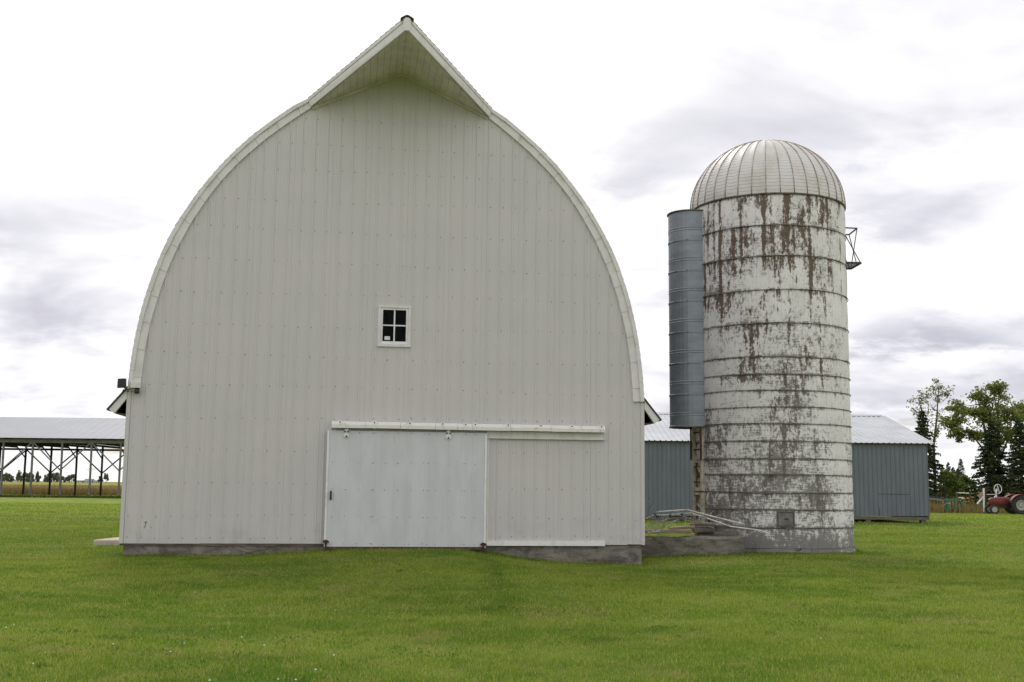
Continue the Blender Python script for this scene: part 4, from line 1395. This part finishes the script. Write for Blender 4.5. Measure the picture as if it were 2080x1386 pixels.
def spruce(label, loc, h, r, name='spruce_tree', lean=0.0, dens=1.0, base=.04):
    t = empty(name, loc)
    tag(t, label, 'tree', 'spruces beyond the lawn')
    MB().tube([(0, 0, -.2), (0, 0, h * .5), (0, 0, h)], [r * .07, r * .045, .02], 6).build('trunk', MAT['bark'], t)
    pos = []
    z = h * base
    while z < h * .985:
        f = 1 - z / h
        L = r * (f ** .85) * 1.0 + .08
        nb = int(7 + 6 * f)
        for k in range(nb):
            az = rng.uniform(0, 2 * math.pi)
            l = L * rng.uniform(.72, 1.12)
            n = int((16 + 46 * l / 2) * dens)
            tt = rng.uniform(.08, 1, n) ** .8
            droop = -.28 * l * tt ** 1.3 + .10 * l * tt ** 3
            spread = .16 * l * (1 - .55 * tt) + .05
            side = rng.normal(0, 1, n) * spread
            x = l * tt * math.cos(az) - side * math.sin(az)
            y = l * tt * math.sin(az) + side * math.cos(az)
            pos.append(np.stack([x, y, z + droop - np.abs(rng.normal(0, .10, n))], 1))
        z += h * .030 + .10 * f
    p = np.vstack(pos)
    link('crown', quads_mesh('crown', p, .14, MAT['needle'], .5, .45), t)
    return t


def bushy(name, label, loc, r, n, size, mat, cat='bush', group=None):
    t = empty(name, loc); tag(t, label, cat, group)
    m_ = MB()
    for k in range(6):
        a = rng.uniform(0, 6.28); m_.tube([(0, 0, -.1), (r[0] * .3 * math.cos(a), r[1] * .3 * math.sin(a), r[2] * .8), (r[0] * .55 * math.cos(a), r[1] * .55 * math.sin(a), r[2] * 1.3)], [.07, .05, .02], 5)
    m_.build('stem', MAT['bark'], t)
    pos = []
    for k in range(22):
        c = in_ball(1, (0, 0, r[2]), np.array(r) * .8)[0]
        pos.append(in_ball(n // 22, c, np.array(r) * rng.uniform(.22, .4)))
    p = np.vstack(pos); p[:, 2] = np.abs(p[:, 2])
    link('foliage', quads_mesh('foliage', p, size, mat), t)
    return t


# trees beyond the right-hand lawn
spruce('dark spruce rising just behind the end of the blue shed', (38.6, 104, 0), 9.4, 2.6)
spruce('broad dark spruce in front of the tall poplar', (45.1, 104, 0), 8.4, 3.3, dens=1.15)
spruce('dark narrow spruce at the right edge of the view', (46.5, 101.5, 0), 8.3, 2.7)
spruce('dark spruce standing beyond the right edge of the view', (53.5, 104, 0), 9.0, 3.0)
broadleaf('aspen_tree', 'tall thin aspen with sparse crown beside the shed spruce', (40.6, 107, 0),
          [((-1.4, 0, 9.6), (.75, .8, 1.2)), ((-.7, 0, 10.6), (.7, .8, .8)), ((.5, 0, 11.6), (.8, .9, .7)), ((1.4, 0, 11.3), (.6, .7, .8)), ((.3, 0, 9.9), (.8, .9, 1.3)),
           ((.9, 0, 8.6), (.8, .9, 1.1)), ((-.6, 0, 8.2), (.7, .8, 1.2)), ((-1.0, .2, 7.0), (.5, .6, .8)), ((.5, 0, 7.0), (.5, .6, .9))], 170, .105, MAT['leaf_thin'],
          [([(0, 0, -.2), (.1, 0, 3), (.1, 0, 6), (.5, 0, 8.5), (.8, 0, 11.5)], [.17, .15, .12, .08, .03]), ([(.05, 0, 3.5), (-.6, 0, 6.2), (-.8, 0, 8.5), (-1.2, 0, 10.5)], [.1, .09, .06, .03])], .13)
broadleaf('poplar_tree', 'large leafy poplar with forked trunks towering behind spruces', (47.0, 109, 0),
          [((-3.6, 0, 8.3), (1.2, 1.3, .9)), ((-2.7, .3, 9.6), (1.3, 1.4, 1.0)), ((-3.0, 0, 7.2), (1.0, 1.2, .8)), ((-1.2, 0, 9.3), (1.4, 1.5, 1.2)), ((-.9, 0, 10.8), (1.2, 1.3, .8)),
           ((.6, 0, 10.0), (1.4, 1.5, 1.4)), ((1.0, 0, 11.6), (1.0, 1.1, .9)), ((.2, 0, 8.4), (1.4, 1.5, 1.1)), ((2.0, 0, 8.7), (1.2, 1.4, 1.2)), ((1.9, 0, 7.1), (1.0, 1.2, 1.0)),
           ((-1.4, 0, 7.2), (1.0, 1.2, .8)), ((3.6, 0, 9.4), (.9, 1.0, .8)), ((.6, .2, 6.6), (.9, 1.1, .8))], 860, .14, MAT['leaf'],
          [([(0, 0, -.2), (-.1, 0, 3), (-.2, 0, 6), (-.6, 0, 8.6), (-1.0, 0, 10.6)], [.24, .2, .16, .1, .04]), ([(.3, 0, .1), (.7, 0, 4), (.9, 0, 7), (.9, 0, 9), (1.1, 0, 11.5)], [.2, .17, .13, .09, .03]),
           ([(.6, 0, 4), (1.7, 0, 6.5), (2.6, 0, 8.2), (3.6, 0, 9.4)], [.12, .09, .07, .03]), ([(-.2, 0, 5), (-1.5, 0, 6.8), (-3.2, 0, 8.0)], [.1, .08, .04])], .2)
broadleaf('poplar_tree', 'poplar crown showing at the far right edge above the last spruce', (51.5, 110, 0),
          [((-1.2, 0, 9.3), (1.3, 1.3, 1.0)), ((.3, 0, 10.2), (1.5, 1.5, 1.2)), ((1.6, 0, 9.0), (1.4, 1.4, 1.2)), ((-.2, 0, 8.0), (1.4, 1.4, 1.0))], 420, .15, MAT['leaf'],
          [([(0, 0, -.2), (0, 0, 5), (.2, 0, 10)], [.24, .17, .04])], .2)
bushy('bush', 'round mid-green bush between the aspen and the broad spruce', (42.3, 106, 0), (1.9, 1.6, 1.9), 2600, .16, MAT['bush'])
bushy('bush', 'low olive bush at the foot of the thin aspen', (40.2, 112, 0), (1.9, 1.6, 1.6), 2200, .16, MAT['bush'])
bushy('bush', 'tall shaded bush half hidden behind the shed corner', (39.0, 118, 0), (2.6, 1.8, 2.0), 2400, .18, MAT['bush'])
for k, (px, py, Y, h, lab) in enumerate(((1928, 0, 190, 6.5, 'small distant spruce left of the gap between the trees'), (1938, 0, 200, 6.0, 'small distant spruce in the middle of the tree gap'),
                                         (1954, 0, 195, 7.4, 'tallest distant spruce right of the tree gap'), (1947, 0, 205, 5.8, 'short distant spruce beside the tallest distant one'), (1916, 0, 200, 6.2, 'distant spruce seen past the aspen trunk'))):
    p = survey(px, 1000, Y)
    spruce(lab, (p.x, Y, 0), h, 1.9, dens=.35)


def blades(pos_xy, h, w, lean=.35, z=None):
    n = len(pos_xy)
    zb = ground_z(pos_xy[:, 0], pos_xy[:, 1]) if z is None else np.full(n, float(z))
    az = rng.uniform(0, 2 * np.pi, n)
    la = rng.uniform(0, 2 * np.pi, n); ll = np.abs(rng.normal(0, lean, n)) * h
    dx, dy = np.cos(az) * w / 2, np.sin(az) * w / 2
    x, y = pos_xy.T
    a = np.stack([x - dx, y - dy, zb - .006], 1); b2 = np.stack([x + dx, y + dy, zb - .006], 1)
    c = np.stack([x + np.cos(la) * ll, y + np.sin(la) * ll, zb + h], 1)
    v = np.stack([a, b2, c], 1).reshape(-1, 3)
    return v


def blade_mesh(name, v, mat, parent=None):
    n = len(v) // 3
    return link(name, raw_mesh(name, v, np.arange(3 * n).reshape(n, 3), mat, np.repeat(rng.uniform(0, 1, n), 3)), parent)


def clumped(n, box, k, sd):
    c = np.stack([rng.uniform(box[0], box[1], k), rng.uniform(box[2], box[3], k)], 1)
    i = rng.integers(0, k, n)
    return c[i] + rng.normal(0, sd, (n, 2))


# weeds on the far right and along the field edge on the left
def weed_bank(name, label, n, box, k, hmin, hmax, w, mat):
    c = np.stack([rng.uniform(box[0], box[1], k), rng.uniform(box[2], box[3], k)], 1)
    ch = rng.uniform(hmin, hmax, k) * rng.choice([.35, .7, 1.0], k, p=[.35, .4, .25]); cr = rng.uniform(.1, .9, k); cs = rng.uniform(.2, .75, k)
    i = rng.integers(0, k, n)
    p = c[i] + rng.normal(0, 1, (n, 2)) * cs[i][:, None]
    v = blades(p, ch[i] * rng.uniform(.5, 1.1, n), w, .4, 0.0)
    r = np.clip(cr[i] + rng.normal(0, .12, n), 0, 1)
    o = link(name, raw_mesh(name, v, np.arange(3 * n).reshape(n, 3), mat, np.repeat(r, 3)))
    tag(o, label, 'weeds', kind='stuff')


weed_bank('tall_weeds', 'tall dry brown weeds along the lawn\'s far right edge', 11000, (26.5, 50, 81.3, 85), 95, .4, 1.35, .06, MAT['weed'])
weed_bank('green_weeds', 'green weeds under the spruces on the right', 9000, (26.5, 60, 82.5, 97), 110, .3, 1.3, .08, MAT['weedgreen'])
p = clumped(16000, (-95, -30, 134, 143), 260, .9)
o = blade_mesh('field_edge_weeds', blades(p, rng.uniform(.2, 1.0, len(p)) ** 1.3, .12, .25, 0.0), MAT['weed'])
tag(o, 'rough brown weeds along the field edge behind the pole shed', 'weeds', kind='stuff')
p = clumped(6000, (-95, -30, 112, 114.5), 120, .8)
o = blade_mesh('post_foot_weeds', blades(p, rng.uniform(.08, .38, len(p)), .09, .3, 0.0), MAT['weedgreen'])
tag(o, 'green weeds round the feet of the pole shed', 'weeds', kind='stuff')
# crop canopy tufts that roughen the top of the field
p = np.stack([rng.uniform(-130, -25, 26000), 143 + rng.uniform(0, 1, 26000) ** 2.2 * 160], 1)
o = blade_mesh('crop_plants', blades(p, rng.uniform(.08, .35, len(p)), .22, .4, .48), MAT['weed'])
tag(o, 'drying crop plants standing in the brown field', 'crop', kind='stuff')

# ------------------------------------------------------------------ tractor and old implements at the right
tr_ = empty('tractor', (36.2, 80.0, 0))
tag(tr_, 'old red tractor facing left at the far right edge', 'tractor')


def tractor_wheel(name, x, y, r, w, parent, lugs, rr):
    wh = empty(name, (x, y, r), parent=parent)
    ty = MB(); ty.lathe([(rr, -w * .4), (r * .86, -w * .5), (r * .97, -w * .36), (r * .97, w * .36), (r * .86, w * .5), (rr, w * .4)], 28, 'y')
    if lugs:
        for k in range(20):
            a = 2 * math.pi * k / 20
            for s in (-1, 1):
                a2 = a + (.08 if s > 0 else 0)
                p0 = Vector((math.cos(a2) * r * .975, s * .01, math.sin(a2) * r * .975)); p1 = Vector((math.cos(a2 + .14) * r * .93, s * w * .46, math.sin(a2 + .14) * r * .93))
                ty.bar(p0, p1, .05, .06, up=(math.cos(a), 0, math.sin(a)))
    ty.build('tyre', MAT['tyre'], wh, smooth=False)
    rm = MB(); rm.lathe([(rr * 1.02, -w * .42), (rr * .9, -w * .40), (rr * .82, -w * .2), (rr * .5, -w * .15), (rr * .42, -w * .3), (.0001, -w * .32)], 24, 'y'); rm.build('rim', MAT['rim'], wh)
    return wh


tractor_wheel('rear_wheel', 0, -.62, .66, .34, tr_, True, .36)
tractor_wheel('rear_wheel', 0, .62, .66, .34, tr_, True, .36)
tractor_wheel('front_wheel', -1.78, -.42, .34, .15, tr_, False, .2)
tractor_wheel('front_wheel', -1.78, .42, .34, .15, tr_, False, .2)
m_ = MB()
for a_, b3 in (((-1.98, .72, .22), (-1.72, .84, .27)), ((-1.72, .84, .27), (-.75, .88, .29)), ((-.75, .88, .29), (-.45, .86, .25))):
    pass
prof_x = [(-2.02, .86, .10, .14), (-1.95, .86, .19, .25), (-1.75, .87, .245, .31), (-1.2, .89, .26, .32), (-.75, .92, .26, .31), (-.55, .92, .22, .26)]
i0 = len(m_.v)
nq = 14
for (xx, zc, ry, rz_) in prof_x:
    for q in range(nq):
        a = 2 * math.pi * q / nq
        cx, sx = math.cos(a), math.sin(a)
        m_.v.append((xx, ry * math.copysign(abs(cx) ** .6, cx), zc + rz_ * math.copysign(abs(sx) ** .6, sx)))
for k in range(len(prof_x) - 1):
    for q in range(nq):
        m_.f.append((i0 + k * nq + q, i0 + k * nq + (q + 1) % nq, i0 + (k + 1) * nq + (q + 1) % nq, i0 + (k + 1) * nq + q))
m_.f.append(tuple(i0 + q for q in range(nq))); m_.f.append(tuple(i0 + (len(prof_x) - 1) * nq + q for q in range(nq)))
m_.build('bonnet', MAT['red'], tr_, smooth=True)
m_ = MB(); m_.box((-1.7, -.16, .42), (.2, .16, .66)); m_.box((-.5, -.2, .5), (.35, .2, .85)); m_.build('engine_block', MAT['dark'], tr_, bevel=.03)
m_ = MB(); m_.bar((-1.78, -.36, .36), (-1.78, .36, .36), .09); m_.bar((-1.78, 0, .36), (-1.78, 0, .6), .12); m_.build('front_axle', MAT['dark'], tr_)
m_ = MB(); m_.bar((0, -.5, .66), (0, .5, .66), .16); m_.build('rear_axle', MAT['dark'], tr_)
for s in (-1, 1):
    m_ = MB()
    pts = []
    for q in range(9):
        a = R(20 + q * 17)
        pts.append((.74 * math.cos(a), .66 + .74 * math.sin(a)))
    for (xa1, za1), (xa2, za2) in zip(pts[:-1], pts[1:]):
        m_.hexa([(xa1, s * .62 - .19, za1), (xa2, s * .62 - .19, za2), (xa2, s * .62 + .19, za2), (xa1, s * .62 + .19, za1),
                 (xa1 * 1.03, s * .62 - .19, za1 + .025), (xa2 * 1.03, s * .62 - .19, za2 + .025), (xa2 * 1.03, s * .62 + .19, za2 + .025), (xa1 * 1.03, s * .62 + .19, za1 + .025)])
    m_.build('fender', MAT['orange'], tr_)
m_ = MB(); m_.prism([(.12, .98), (.55, 1.0), (.60, 1.3), (.56, 1.3), (.50, 1.06), (.12, 1.04)], -.22, .22); m_.build('seat', MAT['dark'], tr_)
m_ = MB(); m_.tube([(-.45, 0, 1.0), (-.12, 0, 1.32)], .02, 6); m_.build('steering_column', MAT['dark'], tr_)
m_ = MB(); m_.tube([(-.12 + .13 * math.cos(a) * .7, .2 * math.sin(a), 1.32 - .13 * math.cos(a)) for a in np.linspace(0, 2 * math.pi, 16, endpoint=False)], .014, 5, closed=True); m_.build('steering_wheel', MAT['dark'], tr_)
m_ = MB(); m_.tube([(-1.3, .1, 1.15), (-1.3, .1, 1.62)], .03, 6); m_.build('exhaust_pipe', MAT['rust'], tr_)

wp = empty('white_implement', (34.4, 81.2, 0))
tag(wp, 'white braced posts with rail and spoked ring behind the tractor', 'implement')
WQ = lambda px, py, Y=81.2: survey(px, py, Y) - Vector((34.4, 81.2, 0))
for nm, a_, b3, w_ in (('post', (1998, 992), (1999, 1040), .10), ('post', (2024, 993), (2026, 1030), .11), ('stay', (1998, 1008), (1985, 1024), .09), ('stay', (2024, 1007), (2009, 1025), .10), ('rail', (2000, 1004.5), (2024, 1004.5), .045)):
    MB().bar(WQ(*a_), WQ(*b3), w_, w_).build(nm, MAT['white'], wp)
MB().bar(WQ(2002, 991), WQ(2002, 1030), .11, .11).build('rusty_post', MAT['rust'], wp)
rc = WQ(2027, 993.5)
MB().tube([rc + Vector((.27 * math.cos(a), .0, .33 * math.sin(a))) for a in np.linspace(0, 2 * math.pi, 22, endpoint=False)], .026, 6, closed=True).build('ring', MAT['white'], wp)
MB().bar(rc + Vector((-.05, 0, .3)), rc + Vector((.1, 0, -.28)), .06, .03).build('spoke', MAT['white'], wp)
MB().bar(WQ(1988, 1010), WQ(1997, 1003), .03, .35).build('board', MAT['plank'], wp)

gi = empty('green_implement', (31.6, 80.8, 0))
tag(gi, 'faded green metal farm implement standing in the weeds', 'implement')
GQ = lambda px, py, Y=80.8: survey(px, py, Y) - Vector((31.6, 80.8, 0))
m_ = MB(); m_.bar(GQ(1920, 1015), GQ(1948, 1016), .12, .16); m_.build('top_beam', MAT['green'], gi)
for a_, b3, w_ in (((1922, 1016), (1924, 1038), .22), ((1939, 1017), (1941, 1034), .30), ((1950, 1017), (1956, 1032), .25)):
    m_ = MB(); m_.bar(GQ(*a_), GQ(*b3), w_, .08); m_.build('side_plate', MAT['green'], gi)
for a_, b3 in (((1919, 1016), (1919, 1042)), ((1933, 1018), (1934, 1040)), ((1946, 1015), (1947, 1040))):
    MB().bar(GQ(*a_), GQ(*b3), .06).build('leg', MAT['rust'], gi)
MB().lathe([(.25, -.04), (.27, 0), (.25, .04), (.2, .04), (.2, -.04), (.25, -.04)], 18, 'y', tuple(GQ(1924, 1030, 80.6))).build('wheel', MAT['green'], gi)
lp = empty('long_pole', (29.5, 81.5, 0)); tag(lp, 'long pale beam leaning from the blue shed to the green implement', 'beam')
MB().bar(survey(1880, 1012, 82) - Vector((29.5, 81.5, 0)), survey(1920, 1017, 81) - Vector((29.5, 81.5, 0)), .10, .14).build('beam', MAT['post'], lp)
MB().bar(survey(1880, 1008, 82.4) - Vector((29.5, 81.5, 0)), survey(1922, 1014, 81.4) - Vector((29.5, 81.5, 0)), .10, .10).build('dark_rail', MAT['dark'], lp)
rg_ = empty('rail_gate', (33.5, 88, 0)); tag(rg_, 'rusty post with thin white rail in front of the broad spruce', 'gate')
for a_, b3, m3 in (((1943, 1001), (1969, 1002), 'white'), ((1944, 1011), (1956, 1011), 'white'), ((1970, 1001), (1970, 1030), 'rust'), ((1944, 1001), (1944, 1030), 'rust')):
    MB().bar(survey(*a_, 88) - Vector((33.5, 88, 0)), survey(*b3, 88) - Vector((33.5, 88, 0)), .07 if m3 == 'white' else .12).build('rail' if m3 == 'white' else 'post', MAT[m3], rg_)
rf = empty('wire_fence', (33, 92, 0)); tag(rf, 'rusty low pipe fence panel left of the green implement', 'fence')
for a_, b3 in (((1903, 1001), (1925, 1002)), ((1904, 1002), (1904, 1025)), ((1912, 1002), (1912, 1025)), ((1924, 1002), (1924, 1025))):
    MB().bar(survey(*a_, 92) - Vector((33, 92, 0)), survey(*b3, 92) - Vector((33, 92, 0)), .06).build('pipe', MAT['rust'], rf)

# ------------------------------------------------------------------ far tree line and farmstead on the left horizon
YF = 900.0
k_ = YF / 2250


def far_tree(px, wpx, hpx, label, conifer=False):
    p = survey(px, 980, YF)
    w_, h_ = wpx * k_ / 2 * 1.55, (hpx + 3) * k_ + 1.4
    t = empty('far_pine' if conifer else 'far_tree', (p.x, YF + random.uniform(-25, 25), 0))
    tag(t, label, 'tree', 'trees along the left horizon')
    MB().tube([(0, 0, 0), (0, 0, h_ * .7)], [.3, .12], 5).build('trunk', MAT['bark'], t)
    n = int(220 + 120 * w_)
    if conifer:
        q = in_ball(n, (0, 0, h_ * .5), (w_, w_, h_ * .5))
    else:
        nb = int(5 + w_)
        q = np.vstack([in_ball(n // nb, (rng.uniform(-.8, .8) * w_, 0, h_ * rng.uniform(.25, .82)), (w_ * .38, w_ * .4, h_ * rng.uniform(.12, .24))) for _ in range(nb)])
    if conifer:
        q[:, 0] *= np.clip(1.3 - q[:, 2] / h_, .1, 1.2); q[:, 1] *= np.clip(1.3 - q[:, 2] / h_, .1, 1.2)
    link('crown', quads_mesh('crown', q, .62, MAT['farpine' if conifer else 'fartree'], None, .7), t)


far_tree(3, 18, 16, 'distant round tree at the left edge of the frame')
far_tree(14, 10, 15, 'distant tree beside the leftmost far tree')
far_tree(20, 5, 7, 'lowest distant shrub just left of the second post')
far_tree(31, 4, 12, 'thin distant pine in the left horizon gap', True)
far_tree(38, 6, 15, 'slim distant tree left of the first dark post')
far_tree(45, 9, 14, 'distant tree behind the first dark post')
far_tree(54, 12, 18, 'tall full distant tree between first dark and pale posts')
far_tree(67, 11, 15, 'distant tree just right of the first full pale post')
far_tree(79, 7, 16, 'pointed distant pine left of the second dark post', True)
far_tree(86, 7, 16, 'narrow distant pine near the second dark post', True)
far_tree(92, 6, 17, 'pointed distant pine touching the second dark post', True)
far_tree(104, 13, 17, 'distant tree right of the second dark post')
far_tree(113, 10, 15, 'distant tree behind the second pale post')
far_tree(124, 8, 13, 'reddish distant tree at the right end of the long row')
far_tree(137, 11, 11, 'distant round tree left of the third dark post')
far_tree(147, 12, 13, 'distant tree behind the third dark post')
far_tree(8, 12, 13, 'distant low tree between the two leftmost far trees')
far_tree(25, 9, 8, 'small distant tree in the gap before the thin pine')
far_tree(61, 9, 14, 'distant tree just right of the tallest full far tree')
far_tree(73, 8, 13, 'distant tree left of the three pointed pines')
far_tree(98, 9, 14, 'distant tree directly right of the pointed pines')
far_tree(119, 9, 12, 'distant tree next to the reddish far tree')
far_tree(142, 9, 9, 'low distant tree joining the pair at the third dark post')
far_tree(186, 7, 10, 'small distant tree beside the grey farm roof')
far_tree(213, 6, 15, 'lone slender distant tree right of the farmstead')


def far_house(px, wpx, hpx, rpx, label):
    p = survey(px, 979, YF + 40)
    w_, h_, rh = wpx * k_, hpx * k_ + .6, rpx * k_
    t = empty('farm_building', (p.x, YF + 40, 0)); tag(t, label, 'building', 'farm buildings on the left horizon')
    MB().box((-w_ / 2, 0, 0), (w_ / 2, 8, h_)).build('wall', MAT['farwall'], t)
    MB().prism([(-.4, h_), (8.4, h_), (4, h_ + rh)], -w_ / 2 - .4, w_ / 2 + .4, 'x').build('roof', MAT['farroof'], t)
    for q in range(3):
        x_ = -w_ / 2 + w_ * (q + .5) / 3
        MB().box((x_ - .5, -.05, h_ * .35), (x_ + .5, -.01, h_ * .75)).build('window', MAT['dark'], t)


far_house(22, 7, 3, 1.5, 'tiny white farm building at the left horizon')
far_house(160, 14, 3.5, 1.2, 'long low white farm building on the horizon')
far_house(178, 16, 3, 5, 'white farm building with tall grey roof on the horizon')
far_house(196, 14, 2.6, 3, 'white farm building at the right end of the farmstead')

# ------------------------------------------------------------------ grass blades over the near lawn
def grass_patch(y0, y1, dens, h, w):
    hw = .52 * y1 + 5
    n = int(2 * hw * (y1 - y0) * dens)
    y = rng.uniform(y0, y1, n); x = rng.uniform(-hw, hw, n)
    k = np.abs(x) < .52 * y + 5
    x, y = x[k], y[k]; n = len(x)
    hh = h * rng.uniform(.45, 1.25, n)
    tuft = np.sin(x * 2.1 + 3 * np.sin(y * .9)) * np.sin(y * 2.7 + 2 * np.sin(x * 1.3)) + .6 * np.sin(x * 5.3 + y * 3.1) * np.sin(y * 6.1 - x * 2.2)
    hh *= 1 + .28 * tuft
    u, wv = to_barn(x, y)
    keep = ~((np.abs(u) < 5.64) & (wv > .04) & (wv < BL))
    keep &= (np.hypot(x - SILO.x, y - SILO.y) > SR + .03)
    keep &= ~((x > 1.2) & (x < 21.0) & (y > 56.2) & (y < 70))
    near_wall = (np.abs(u) < 5.9) & (wv > -.16) & (wv <= .04)
    hh = np.where(near_wall, hh * 1.25, hh)
    p = np.stack([x, y], 1)[keep]
    return blades(p, hh[keep], w * rng.uniform(.7, 1.3, keep.sum()), .55)


def edge_grass():
    ps = []
    def strip(a, b, n, off):
        t = rng.uniform(0, 1, n)[:, None]
        a, b = np.array(a[:2]), np.array(b[:2])
        d = (b - a) / np.linalg.norm(b - a); nn = np.array([d[1], -d[0]])
        ps.append(a + (b - a) * t + nn * np.abs(rng.normal(0, off, n))[:, None])
    W = lambda u, y: (Matrix.Rotation(BYAW, 3, 'Z') @ Vector((u, y, 0)) + BARN)
    strip(W(-5.68, .03), W(5.70, .03), 6500, .10)
    strip((3.0, 27.98), (5.82, 27.73), 1800, .08)
    n = 4200
    a = rng.uniform(R(180), R(380), n); r = SR + .05 + np.abs(rng.normal(0, .09, n))
    ps.append(np.stack([SILO.x + r * np.cos(a), SILO.y + r * np.sin(a)], 1))
    p = np.vstack(ps)
    lift = .6 + .5 * np.sin(p[:, 0] * 3.1) * np.sin(p[:, 0] * 1.3 + p[:, 1])
    u, wv = to_barn(p[:, 0], p[:, 1])
    at_door = (u > -1.5) & (u < 2.1) & (np.abs(wv) < .6)
    return blades(p, rng.uniform(.03, .10, len(p)) * (.5 + lift * .5) * np.where(at_door, .35, 1.0), .012, .35)


v = np.vstack([edge_grass(), grass_patch(5.0, 14, 2900, .036, .009), grass_patch(14, 24, 1550, .038, .0125), grass_patch(24, 45, 400, .042, .018), grass_patch(45, 84, 60, .07, .035)])
tag(blade_mesh('grass', v, MAT['grass']), 'short mown grass blades of the lawn', 'grass', kind='stuff')

# clover and plantain patches in the near left lawn, with white heads
cl = []
for k in range(60):
    y = rng.uniform(8.6, 15); x = rng.uniform(-.55, .5) * y
    if rng.uniform() < .55: x = rng.uniform(-.5, -.12) * y; y = rng.uniform(8.8, 12.5)
    n = int(rng.uniform(20, 70)); sd = rng.uniform(.06, .24)
    q = np.stack([rng.normal(x, sd * 1.4, n), rng.normal(y, sd, n)], 1)
    cl.append(np.c_[q, ground_z(q[:, 0], q[:, 1]) + rng.uniform(.022, .05, n)])
cl = np.vstack(cl)
o = link('clover_patches', quads_mesh('clover_patches', cl, .014, MAT['clover'], 3.0, .75))
tag(o, 'darker broad-leaved clover patches in the near lawn', 'clover', kind='stuff')
fl = MB()
for k in range(24):
    if k < 15: y = rng.uniform(8.8, 13); x = rng.uniform(-.48, -.1) * y
    else: y = rng.uniform(9, 22); x = rng.uniform(-.45, .45) * y
    z = float(ground_z(x, y)) + .06; r = rng.uniform(.006, .011)
    fl.lathe([(.0001, z - r), (r, z), (.0001, z + r)], 6, 'z', (x, y, 0))
tag(fl.build('clover_flowers', MAT['flower']), 'tiny white clover heads scattered over the lawn', 'flowers', kind='stuff')
